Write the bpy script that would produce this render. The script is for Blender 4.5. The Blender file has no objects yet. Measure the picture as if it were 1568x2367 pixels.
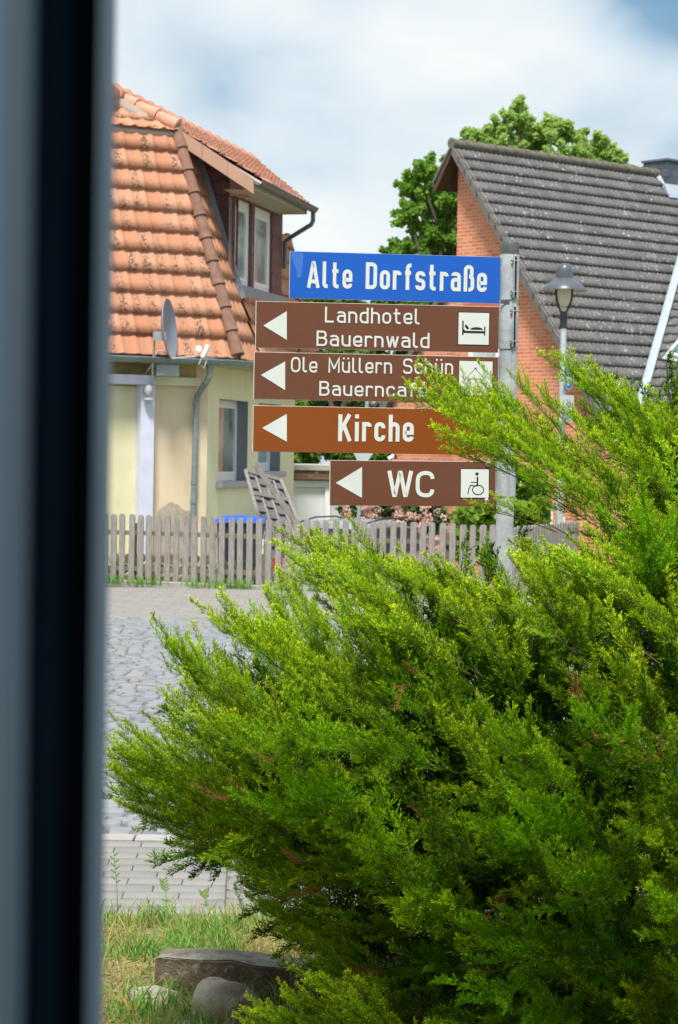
import bpy, bmesh, math, random
import numpy as np
from mathutils import Vector, Matrix
PI = math.pi
rad = math.radians
sc = bpy.context.scene
C = sc.collection

# ------------------------------------------------------------------ camera
F = 5015.0; CX, CY = 784.0, 1183.5          # focal length and centre in working pixels (1568 x 2367)
PITCH = math.atan(133 / F); ROLL = 0.0165
CAM = np.array([0, 0, 1.95])
fw = np.array([0, math.cos(PITCH), -math.sin(PITCH)])
r0 = np.array([1.0, 0, 0]); u0 = np.array([0, math.sin(PITCH), math.cos(PITCH)])
rt = r0 * math.cos(ROLL) + u0 * math.sin(ROLL)
up = u0 * math.cos(ROLL) - r0 * math.sin(ROLL)
cd = bpy.data.cameras.new('camera'); cam = bpy.data.objects.new('camera', cd); C.objects.link(cam)
cd.sensor_fit = 'VERTICAL'; cd.sensor_height = 23.6; cd.sensor_width = 15.63; cd.lens = 50.0
cd.clip_start = 0.05; cd.clip_end = 2000
m = Matrix(((rt[0], up[0], -fw[0], CAM[0]), (rt[1], up[1], -fw[1], CAM[1]), (rt[2], up[2], -fw[2], CAM[2]), (0, 0, 0, 1)))
cam.matrix_world = m
cd.dof.use_dof = True; cd.dof.focus_distance = 9.0; cd.dof.aperture_fstop = 6.3
sc.camera = cam

def ray(px, py):
    v = fw + rt * ((px - CX) / F) - up * ((py - CY) / F)
    return v
def at(px, py, Y):
    v = ray(px, py); return CAM + v * (Y / v[1])
def hit(px, py, p, n):
    v = ray(px, py); n = np.array(n, float)
    return CAM + v * (np.dot(np.array(p) - CAM, n) / np.dot(v, n))

# ------------------------------------------------------------------ light and sky
SUN_TO = Vector((-0.05, -0.47, 0.86)).normalized()
SUN_EL = math.asin(SUN_TO.z); SUN_AZ = math.atan2(SUN_TO.x, SUN_TO.y)
w = bpy.data.worlds.new("World"); sc.world = w; w.use_nodes = True
nt = w.node_tree; N = nt.nodes; LK = nt.links; N.clear()
def nn(tree, t, **kw):
    n = tree.nodes.new(t)
    for k, v in kw.items(): setattr(n, k, v)
    return n
out = nn(nt, 'ShaderNodeOutputWorld'); bg = nn(nt, 'ShaderNodeBackground')
sky = nn(nt, 'ShaderNodeTexSky'); sky.sky_type = 'NISHITA'; sky.sun_disc = False
sky.sun_elevation = SUN_EL; sky.sun_rotation = SUN_AZ % (2 * PI); sky.altitude = 50; sky.dust_density = 1.5; sky.ozone_density = 1.5
tc = nn(nt, 'ShaderNodeTexCoord')
mp = nn(nt, 'ShaderNodeMapping'); mp.inputs['Scale'].default_value = (1.0, 1.0, 1.7); LK.new(tc.outputs['Generated'], mp.inputs[0])
def wnoise(scale, loc, detail=5, rough=0.5, dist=0.0):
    a = nn(nt, 'ShaderNodeVectorMath', operation='ADD'); LK.new(mp.outputs[0], a.inputs[0]); a.inputs[1].default_value = loc
    n = nn(nt, 'ShaderNodeTexNoise'); n.inputs['Scale'].default_value = scale; n.inputs['Detail'].default_value = detail
    n.inputs['Roughness'].default_value = rough; n.inputs['Distortion'].default_value = dist
    LK.new(a.outputs[0], n.inputs['Vector']); return n.outputs['Fac']
def wmath(op, a, b=None, clamp=False):
    n = nn(nt, 'ShaderNodeMath', operation=op); n.use_clamp = clamp
    for i, x in enumerate((a, b)):
        if x is None: continue
        if hasattr(x, 'links') or hasattr(x, 'is_linked'): LK.new(x, n.inputs[i])
        else: n.inputs[i].default_value = x
    return n.outputs[0]
def wblob(px, py, r):                          # a soft patch of the sky around one direction
    d = ray(px, py); d = d / np.linalg.norm(d)
    s = nn(nt, 'ShaderNodeVectorMath', operation='SUBTRACT'); LK.new(tc.outputs['Generated'], s.inputs[0]); s.inputs[1].default_value = d
    sm = nn(nt, 'ShaderNodeVectorMath', operation='MULTIPLY'); LK.new(s.outputs[0], sm.inputs[0]); sm.inputs[1].default_value = (1, 1, 2.2)
    l = nn(nt, 'ShaderNodeVectorMath', operation='LENGTH'); LK.new(sm.outputs[0], l.inputs[0])
    mr = nn(nt, 'ShaderNodeMapRange', interpolation_type='SMOOTHERSTEP'); LK.new(l.outputs['Value'], mr.inputs[0])
    mr.inputs[1].default_value = 0.0; mr.inputs[2].default_value = r; mr.inputs[3].default_value = 1; mr.inputs[4].default_value = 0
    return mr.outputs[0]
n1 = wnoise(5.0, (3.1, 0.4, 7.7), 6, 0.5, 0.4); n2 = wnoise(13, (1.1, 5.4, 2.7), 5, 0.5, 0.3)
base = wmath('ADD', wmath('MULTIPLY', n1, 0.62), wmath('MULTIPLY', n2, 0.38))
g = wmath('ADD', base, wmath('MULTIPLY', wblob(560, 270, 0.14), 0.03))
g = wmath('ADD', g, wmath('MULTIPLY', wblob(760, 240, 0.09), 0.04))
g = wmath('ADD', g, wmath('MULTIPLY', wblob(1600, 10, 0.085), 0.38))
g = wmath('ADD', g, wmath('MULTIPLY', wblob(1440, -120, 0.07), 0.22))
g = wmath('ADD', g, wmath('MULTIPLY', wblob(1450, 300, 0.06), 0.06))
g = wmath('SUBTRACT', g, wmath('MULTIPLY', wblob(1060, 60, 0.09), 0.12))
g = wmath('SUBTRACT', g, wmath('MULTIPLY', wblob(800, 520, 0.09), 0.16))
g = wmath('SUBTRACT', g, wmath('MULTIPLY', wblob(600, 20, 0.05), 0.07))
cr = nn(nt, 'ShaderNodeValToRGB'); LK.new(g, cr.inputs[0])
e = cr.color_ramp.elements; e[0].position = 0.34; e[0].color = (0.93, 0.96, 0.95, 1)
e[1].position = 0.50; e[1].color = (0.73, 0.82, 0.88, 1)
x = cr.color_ramp.elements.new(0.62); x.color = (0.52, 0.66, 0.78, 1)
x = cr.color_ramp.elements.new(0.74); x.color = (0.26, 0.43, 0.60, 1)
x = cr.color_ramp.elements.new(0.90); x.color = (0.10, 0.30, 0.52, 1)
sm = nn(nt, 'ShaderNodeVectorMath', operation='SCALE'); LK.new(sky.outputs[0], sm.inputs[0]); sm.inputs['Scale'].default_value = 0.10
mixn = nn(nt, 'ShaderNodeMix', data_type='RGBA'); mixn.inputs[0].default_value = 0.90
LK.new(sm.outputs[0], mixn.inputs['A']); LK.new(cr.outputs[0], mixn.inputs['B'])
LK.new(mixn.outputs['Result'], bg.inputs[0]); bg.inputs[1].default_value = 0.70
LK.new(bg.outputs[0], out.inputs[0])

sd = bpy.data.lights.new('sun', 'SUN'); sd.energy = 3.9; sd.angle = rad(11); sd.color = (1.0, 0.95, 0.87)
so = bpy.data.objects.new('sun', sd); C.objects.link(so); so.location = (0, 0, 30)
so.rotation_euler = SUN_TO.to_track_quat('Z', 'Y').to_euler()
vs = sc.view_settings; vs.view_transform = 'Standard'; vs.look = 'None'; vs.exposure = 0.62; vs.gamma = 1.0
sc.cycles.max_bounces = 8; sc.cycles.transparent_max_bounces = 8

# ------------------------------------------------------------------ materials
MATS = {}
def mat(name, col, rough=0.7, var=0.12, scale=6.0, bump=0.0, bscale=40.0, metal=0.0, spec=0.5, streak=None, trans=0.0, second=None, coords='Object'):
    """plain procedural surface: base colour broken up by two octaves of noise, optional fine bump"""
    if name in MATS: return MATS[name]
    M = bpy.data.materials.new(name); M.use_nodes = True; MATS[name] = M
    t = M.node_tree; L = t.links; b = t.nodes['Principled BSDF']
    b.inputs['Roughness'].default_value = rough; b.inputs['Metallic'].default_value = metal; b.inputs['Specular IOR Level'].default_value = spec
    c = nn(t, 'ShaderNodeTexCoord'); src = c.outputs[coords]
    if streak:
        q = nn(t, 'ShaderNodeMapping'); q.inputs['Scale'].default_value = streak; L.new(src, q.inputs[0]); src2 = q.outputs[0]
    else: src2 = src
    n = nn(t, 'ShaderNodeTexNoise'); n.inputs['Scale'].default_value = scale; n.inputs['Detail'].default_value = 6; n.inputs['Roughness'].default_value = 0.6
    L.new(src2, n.inputs['Vector'])
    r = nn(t, 'ShaderNodeValToRGB'); L.new(n.outputs['Fac'], r.inputs[0])
    lo = [max(0, x * (1 - var)) for x in col]; hi = [min(1, x * (1 + var)) for x in col]
    if second: lo = list(second)
    r.color_ramp.elements[0].position = 0.32; r.color_ramp.elements[0].color = (*lo, 1)
    r.color_ramp.elements[1].position = 0.68; r.color_ramp.elements[1].color = (*hi, 1)
    L.new(r.outputs[0], b.inputs['Base Color'])
    if bump:
        n2 = nn(t, 'ShaderNodeTexNoise'); n2.inputs['Scale'].default_value = bscale; n2.inputs['Detail'].default_value = 4; L.new(src2, n2.inputs['Vector'])
        bp = nn(t, 'ShaderNodeBump'); bp.inputs['Strength'].default_value = bump; bp.inputs['Distance'].default_value = 0.01
        L.new(n2.outputs['Fac'], bp.inputs['Height']); L.new(bp.outputs[0], b.inputs['Normal'])
    return M

def mathn(t, op, a, b=None, c=None, clamp=False):
    n = nn(t, 'ShaderNodeMath', operation=op); n.use_clamp = clamp
    for i, x in enumerate((a, b, c)):
        if x is None: continue
        if isinstance(x, (int, float)): n.inputs[i].default_value = x
        else: t.links.new(x, n.inputs[i])
    return n.outputs[0]
def mixc(t, f, a, b):
    n = nn(t, 'ShaderNodeMix', data_type='RGBA')
    for k, x in ((0, f), ('A', a), ('B', b)):
        if isinstance(x, (int, float)): n.inputs[k].default_value = x
        elif isinstance(x, tuple): n.inputs[k].default_value = (*x, 1)
        else: t.links.new(x, n.inputs[k])
    return n.outputs['Result']
def noise(t, src, scale, detail=4, rough=0.55, w=None):
    n = nn(t, 'ShaderNodeTexNoise'); n.inputs['Scale'].default_value = scale; n.inputs['Detail'].default_value = detail; n.inputs['Roughness'].default_value = rough
    t.links.new(src, n.inputs['Vector']); return n.outputs['Fac']
def ramp(t, f, lo, hi):
    n = nn(t, 'ShaderNodeMapRange'); n.clamp = True; t.links.new(f, n.inputs[0]); n.inputs[1].default_value = lo; n.inputs[2].default_value = hi
    return n.outputs[0]

def tile_mat(name, colA, colB, stain, stain_amt, spots=False, rough=0.85):
    M = bpy.data.materials.new(name); M.use_nodes = True; MATS[name] = M
    t = M.node_tree; L = t.links; b = t.nodes['Principled BSDF']; b.inputs['Roughness'].default_value = rough; b.inputs['Specular IOR Level'].default_value = 0.25
    uv = nn(t, 'ShaderNodeUVMap'); sp = nn(t, 'ShaderNodeSeparateXYZ'); L.new(uv.outputs[0], sp.inputs[0])
    obj = nn(t, 'ShaderNodeTexCoord').outputs['Object']
    fu = mathn(t, 'FLOOR', sp.outputs[0]); fv = mathn(t, 'FLOOR', sp.outputs[1])
    cb = nn(t, 'ShaderNodeCombineXYZ'); L.new(fu, cb.inputs[0]); L.new(fv, cb.inputs[1])
    wn = nn(t, 'ShaderNodeTexWhiteNoise'); wn.noise_dimensions = '2D'; L.new(cb.outputs[0], wn.inputs['Vector'])
    col = mixc(t, wn.outputs['Value'], colA, colB)
    fr = mathn(t, 'FRACT', sp.outputs[0]); pan = mathn(t, 'SUBTRACT', 1.0, mathn(t, 'MULTIPLY', mathn(t, 'ABSOLUTE', mathn(t, 'SUBTRACT', fr, 0.5)), 2.6), clamp=True)
    fv2 = mathn(t, 'FRACT', sp.outputs[1]); low = mathn(t, 'SUBTRACT', 1.15, fv2, clamp=True)
    nz = ramp(t, noise(t, obj, 22, 5, 0.7), 0.46, 0.62); nl = ramp(t, noise(t, obj, 1.1, 3), 0.40, 0.62)
    wr = ramp(t, wn.outputs['Value'], 0.15, 0.75)
    st = mathn(t, 'MULTIPLY', mathn(t, 'MULTIPLY', mathn(t, 'MULTIPLY', pan, low), nz), mathn(t, 'MULTIPLY', mathn(t, 'ADD', nl, 0.15), wr), clamp=True)
    st = mathn(t, 'MULTIPLY', st, stain_amt, clamp=True)
    col = mixc(t, st, col, stain)
    fine = ramp(t, noise(t, obj, 60, 3), 0.3, 0.75)
    col = mixc(t, mathn(t, 'MULTIPLY', fine, 0.22), col, tuple(x * 0.55 for x in colA))
    if spots:
        v = nn(t, 'ShaderNodeTexVoronoi'); v.inputs['Scale'].default_value = 9.0; L.new(obj, v.inputs['Vector'])
        sep = nn(t, 'ShaderNodeSeparateColor'); L.new(v.outputs['Color'], sep.inputs[0])
        radi = mathn(t, 'MULTIPLY', ramp(t, sep.outputs[0], 0.25, 1.0), 0.36)
        m1 = mathn(t, 'LESS_THAN', v.outputs['Distance'], radi)
        v2 = nn(t, 'ShaderNodeTexVoronoi'); v2.inputs['Scale'].default_value = 26; L.new(obj, v2.inputs['Vector'])
        s2 = nn(t, 'ShaderNodeSeparateColor'); L.new(v2.outputs['Color'], s2.inputs[0])
        m2 = mathn(t, 'LESS_THAN', v2.outputs['Distance'], mathn(t, 'MULTIPLY', ramp(t, s2.outputs[0], 0.45, 1.0), 0.40))
        lowm = ramp(t, fv2, 0.9, 0.0)
        mk = mathn(t, 'MULTIPLY', mathn(t, 'MAXIMUM', mathn(t, 'MULTIPLY', m1, mathn(t, 'ADD', lowm, 0.15)), mathn(t, 'MULTIPLY', m2, 0.75)), ramp(t, noise(t, obj, 0.9, 3), 0.38, 0.56), clamp=True)
        mk = mathn(t, 'MULTIPLY', mk, 0.68)
        col = mixc(t, mk, col, (0.55, 0.56, 0.53))
        moss = mathn(t, 'MULTIPLY', ramp(t, noise(t, obj, 4, 4, 0.7), 0.58, 0.72), ramp(t, fv2, 0.35, 0.0))
        col = mixc(t, mathn(t, 'MULTIPLY', moss, 0.6), col, (0.13, 0.11, 0.04))
    L.new(col, b.inputs['Base Color'])
    bp = nn(t, 'ShaderNodeBump'); bp.inputs['Strength'].default_value = 0.35; bp.inputs['Distance'].default_value = 0.01
    L.new(noise(t, obj, 70, 3), bp.inputs['Height']); L.new(bp.outputs[0], b.inputs['Normal'])
    return M
tile_red = tile_mat('clay_tile', (0.47, 0.215, 0.125), (0.56, 0.295, 0.190), (0.13, 0.075, 0.055), 4.0)
tile_dorm = tile_mat('clay_tile_dormer', (0.38, 0.165, 0.105), (0.46, 0.225, 0.15), (0.14, 0.08, 0.06), 0.8)
tile_grey = tile_mat('concrete_tile', (0.103, 0.101, 0.103), (0.148, 0.144, 0.144), (0.07, 0.065, 0.06), 1.2, spots=True)

def brick_mat(name, c1, c2, mort, bw=0.25, rh=0.0833, ms=0.011):
    M = bpy.data.materials.new(name); M.use_nodes = True; MATS[name] = M
    t = M.node_tree; L = t.links; b = t.nodes['Principled BSDF']; b.inputs['Roughness'].default_value = 0.85; b.inputs['Specular IOR Level'].default_value = 0.25
    uv = nn(t, 'ShaderNodeUVMap'); k = nn(t, 'ShaderNodeTexBrick'); L.new(uv.outputs[0], k.inputs['Vector'])
    k.inputs['Scale'].default_value = 1; k.inputs['Brick Width'].default_value = bw; k.inputs['Row Height'].default_value = rh; k.inputs['Mortar Size'].default_value = ms
    k.inputs['Color1'].default_value = (*c1, 1); k.inputs['Color2'].default_value = (*c2, 1); k.inputs['Mortar'].default_value = (*mort, 1); k.inputs['Mortar Smooth'].default_value = 0.2
    n = ramp(t, noise(t, nn(t, 'ShaderNodeTexCoord').outputs['Object'], 3.0, 5), 0.3, 0.7)
    col = mixc(t, mathn(t, 'MULTIPLY', n, 0.22), k.outputs['Color'], (c1[0] * 0.6, c1[1] * 0.6, c1[2] * 0.6))
    L.new(col, b.inputs['Base Color'])
    bp = nn(t, 'ShaderNodeBump'); bp.inputs['Strength'].default_value = 0.6; bp.inputs['Distance'].default_value = 0.01; bp.invert = True
    L.new(k.outputs['Fac'], bp.inputs['Height']); L.new(bp.outputs[0], b.inputs['Normal'])
    return M
brick_red = brick_mat('red_brick', (0.64, 0.19, 0.10), (0.78, 0.29, 0.165), (0.72, 0.50, 0.39))

def leaf_mat(name, dark, light, rough=0.5, tr=0.35, attr=True, yellow=None, spec=0.3):
    M = bpy.data.materials.new(name); M.use_nodes = True; MATS[name] = M
    t = M.node_tree; L = t.links; b = t.nodes['Principled BSDF']; b.inputs['Roughness'].default_value = rough; b.inputs['Specular IOR Level'].default_value = spec
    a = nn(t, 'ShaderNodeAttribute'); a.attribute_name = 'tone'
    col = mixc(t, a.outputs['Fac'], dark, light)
    if yellow:
        a2 = nn(t, 'ShaderNodeAttribute'); a2.attribute_name = 'tip'
        col = mixc(t, a2.outputs['Fac'], col, yellow)
    L.new(col, b.inputs['Base Color'])
    tl = nn(t, 'ShaderNodeBsdfTranslucent'); L.new(col, tl.inputs[0])
    mx = nn(t, 'ShaderNodeMixShader'); mx.inputs[0].default_value = tr
    L.new(b.outputs[0], mx.inputs[1]); L.new(tl.outputs[0], mx.inputs[2]); L.new(mx.outputs[0], t.nodes['Material Output'].inputs[0])
    return M

def glass_mat(name, col=(0.10, 0.14, 0.15), rough=0.05):
    M = mat(name, col, rough=rough, var=0.35, scale=1.5, spec=0.9); return M

plaster_cream = mat('beige_plaster', (0.62, 0.50, 0.33), 0.9, 0.06, 3, 0.25, 60)
plaster_yellow = mat('yellow_plaster', (0.60, 0.58, 0.31), 0.9, 0.07, 2, 0.2, 60)
white_paint = mat('white_paint', (0.86, 0.88, 0.89), 0.4, 0.04)
pvc = mat('white_window_plastic', (0.88, 0.90, 0.92), 0.35, 0.03)
lav = mat('pale_lilac_paint', (0.62, 0.65, 0.80), 0.6, 0.06, 4)
cream_door = mat('cream_panel', (0.80, 0.76, 0.50), 0.5, 0.05, 3)
zinc = mat('weathered_zinc', (0.26, 0.31, 0.33), 0.45, 0.2, 9, metal=0.35)
zinc_dark = mat('dark_zinc', (0.12, 0.15, 0.17), 0.45, 0.2, 9, metal=0.2)
lead = mat('lead_flashing', (0.26, 0.29, 0.34), 0.6, 0.15, 12)
slate_red = mat('wine_slate', (0.145, 0.055, 0.055), 0.7, 0.18, 5, 0.2)
soffit = mat('soffit_board', (0.42, 0.38, 0.33), 0.8, 0.12, 6)
fasc = mat('terracotta_fascia', (0.44, 0.27, 0.19), 0.7, 0.08, 5)
reveal = mat('grey_reveal', (0.23, 0.24, 0.29), 0.85, 0.06, 5)
galv = mat('galvanised_steel', (0.50, 0.545, 0.57), 0.5, 0.14, 14, 0.15, 60, metal=0.25, second=(0.36, 0.40, 0.43))
steel = mat('bolt_steel', (0.5, 0.5, 0.5), 0.3, 0.1, metal=0.9)
cap_grey = mat('dark_cap_plastic', (0.075, 0.083, 0.085), 0.6, 0.35, 25)
oldwood = mat('weathered_wood', (0.275, 0.252, 0.236), 0.9, 0.30, 9, 0.5, 50, streak=(6, 6, 0.7))
oldwood2 = mat('grey_plank_wood', (0.135, 0.135, 0.14), 0.9, 0.3, 8, 0.4, 50, streak=(1, 1, 7))
mosswood = mat('mossy_wood', (0.17, 0.145, 0.09), 0.9, 0.3, 6, 0.4)
darkwood = mat('brown_wood', (0.17, 0.10, 0.065), 0.85, 0.4, 5, streak=(0.6, 0.6, 6))
concrete = mat('concrete', (0.33, 0.32, 0.30), 0.9, 0.12, 5, 0.3)
concrete_l = mat('pale_render', (0.52, 0.53, 0.52), 0.9, 0.06, 3)
bark = mat('bark', (0.10, 0.07, 0.05), 0.9, 0.3, 10, 0.5)
twigm = mat('juniper_twig', (0.085, 0.05, 0.025), 0.85, 0.3, 20)
glass = glass_mat('window_glass'); glass2 = glass_mat('curtained_glass', (0.22, 0.27, 0.27), 0.12)

# ------------------------------------------------------------------ mesh helpers
ORG = {}
class MB:
    def __init__(s): s.v = []; s.f = []; s.uv = []; s.hasuv = False
    def face(s, pts, uv=None):
        i = len(s.v); s.v += [tuple(map(float, p)) for p in pts]; s.f.append(tuple(range(i, i + len(pts))))
        if uv is None: s.uv.append([(0, 0)] * len(pts))
        else: s.uv.append(uv); s.hasuv = True
        return s
    def mesh(s, V, Fs):
        i = len(s.v); s.v += [tuple(map(float, p)) for p in V]
        for f in Fs: s.f.append(tuple(a + i for a in f)); s.uv.append([(0, 0)] * len(f))
        return s
    def obox(s, c, ax, ay, az, hx, hy, hz):
        c = np.array(c, float); ax, ay, az = [np.array(a, float) / np.linalg.norm(a) for a in (ax, ay, az)]
        V = [c + ax * hx * i + ay * hy * j + az * hz * k for k in (-1, 1) for j in (-1, 1) for i in (-1, 1)]
        return s.mesh(V, [(0, 2, 3, 1), (4, 5, 7, 6), (0, 1, 5, 4), (2, 6, 7, 3), (0, 4, 6, 2), (1, 3, 7, 5)])
    def box(s, x0, x1, y0, y1, z0, z1):
        return s.obox(((x0 + x1) / 2, (y0 + y1) / 2, (z0 + z1) / 2), (1, 0, 0), (0, 1, 0), (0, 0, 1), abs(x1 - x0) / 2, abs(y1 - y0) / 2, abs(z1 - z0) / 2)
    def beam(s, a, b, w, h, upv=(0, 0, 1)):
        a = np.array(a, float); b = np.array(b, float); d = b - a; L = np.linalg.norm(d); d /= L
        sx = np.cross(d, upv); sx /= np.linalg.norm(sx); sz = np.cross(sx, d)
        return s.obox((a + b) / 2, d, sx, sz, L / 2, w / 2, h / 2)
    def tube(s, pts, r, n=10, cap=True):
        pts = [np.array(p, float) for p in pts]; rs = r if isinstance(r, (list, tuple, np.ndarray)) else [r] * len(pts)
        rings = []; ref = None
        for i, p in enumerate(pts):
            d = pts[min(i + 1, len(pts) - 1)] - pts[max(i - 1, 0)]; d = d / (np.linalg.norm(d) + 1e-12)
            if ref is None: ref = np.array([0, 0, 1.0]) if abs(d[2]) < 0.9 else np.array([1.0, 0, 0])
            x = np.cross(ref, d); x /= np.linalg.norm(x); y = np.cross(d, x); ref = np.cross(d, x) * 1.0; ref = y
            x = np.cross(y, d)
            rings.append([p + rs[i] * (x * math.cos(2 * PI * k / n) + y * math.sin(2 * PI * k / n)) for k in range(n)])
        V = [q for rr in rings for q in rr]; Fs = []
        for i in range(len(pts) - 1):
            for k in range(n): Fs.append((i * n + k, i * n + (k + 1) % n, (i + 1) * n + (k + 1) % n, (i + 1) * n + k))
        if cap: Fs.append(tuple(range(n))[::-1]); Fs.append(tuple((len(pts) - 1) * n + k for k in range(n)))
        return s.mesh(V, Fs)
    def lathe(s, c, prof, n=24, axis=(0, 0, 1), xa=(1, 0, 0)):
        c = np.array(c, float); az = np.array(axis, float); az /= np.linalg.norm(az); x = np.array(xa, float); x -= az * np.dot(x, az); x /= np.linalg.norm(x); y = np.cross(az, x)
        V = [c + az * h + r * (x * math.cos(2 * PI * k / n) + y * math.sin(2 * PI * k / n)) for (r, h) in prof for k in range(n)]
        Fs = [(i * n + k, i * n + (k + 1) % n, (i + 1) * n + (k + 1) % n, (i + 1) * n + k) for i in range(len(prof) - 1) for k in range(n)]
        return s.mesh(V, Fs)
    def build(s, name, mt, parent=None, smooth=False, bevel=0.0):
        me = bpy.data.meshes.new(name); o = bpy.data.objects.new(name, me)
        if parent is None:
            A = np.array(s.v); org = np.array([A[:, 0].mean(), A[:, 1].mean(), A[:, 2].min()])
        else: org = ORG[parent.name]
        V = [(a[0] - org[0], a[1] - org[1], a[2] - org[2]) for a in s.v]
        me.from_pydata(V, [], s.f)
        if s.hasuv:
            l = me.uv_layers.new(name='UVMap'); l.data.foreach_set('uv', [c for f in s.uv for p in f for c in p])
        me.materials.append(mt)
        bm = bmesh.new(); bm.from_mesh(me)
        if smooth: bmesh.ops.remove_doubles(bm, verts=bm.verts, dist=1e-5)
        if bevel:
            bmesh.ops.remove_doubles(bm, verts=bm.verts, dist=1e-5)
            bmesh.ops.bevel(bm, geom=list(bm.edges), offset=bevel, segments=1, affect='EDGES')
        if not s.hasuv: bmesh.ops.recalc_face_normals(bm, faces=bm.faces)
        bm.to_mesh(me); bm.free()
        if smooth:
            for p in me.polygons: p.use_smooth = True
            try: me.set_sharp_from_angle(angle=rad(40))
            except Exception: pass
        return place(o, org, parent)
def place(o, org, parent):
    C.objects.link(o)
    if parent is None: o.location = org; ORG[o.name] = np.array(org, float)
    else: o.parent = parent; ORG[o.name] = ORG[parent.name]
    return o
def thing(name, loc, label, cat, group=None):
    o = bpy.data.objects.new(name, None); o.empty_display_size = 0.2; C.objects.link(o); o.location = loc; ORG[o.name] = np.array(loc, float)
    return tag(o, label, cat, group)
def tag(o, label, cat, group=None, kind=None):
    o['label'] = label; o['category'] = cat
    if group: o['group'] = group
    if kind: o['kind'] = kind
    return o
def structure(o): o['kind'] = 'structure'; return o
def lab(o, l): o['label'] = l; return o
def V3(p2, z): return np.array([p2[0], p2[1], z])

def np_mesh(name, V, Q, mt, parent, attrs=None, org=None):
    me = bpy.data.meshes.new(name); k = Q.shape[1]; n = len(Q)
    me.vertices.add(len(V)); me.loops.add(n * k); me.polygons.add(n)
    base = ORG[parent.name] if parent is not None else org
    me.vertices.foreach_set('co', (V - base).astype(np.float32).ravel())
    me.loops.foreach_set('vertex_index', Q.astype(np.int32).ravel())
    me.polygons.foreach_set('loop_start', np.arange(0, n * k, k, dtype=np.int32))
    try: me.polygons.foreach_set('loop_total', np.full(n, k, dtype=np.int32))
    except Exception: pass
    me.update(calc_edges=True)
    for an, av in (attrs or {}).items():
        a = me.attributes.new(an, 'FLOAT', 'POINT'); a.data.foreach_set('value', av.astype(np.float32))
    me.materials.append(mt); o = bpy.data.objects.new(name, me)
    return place(o, base, parent)

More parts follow.
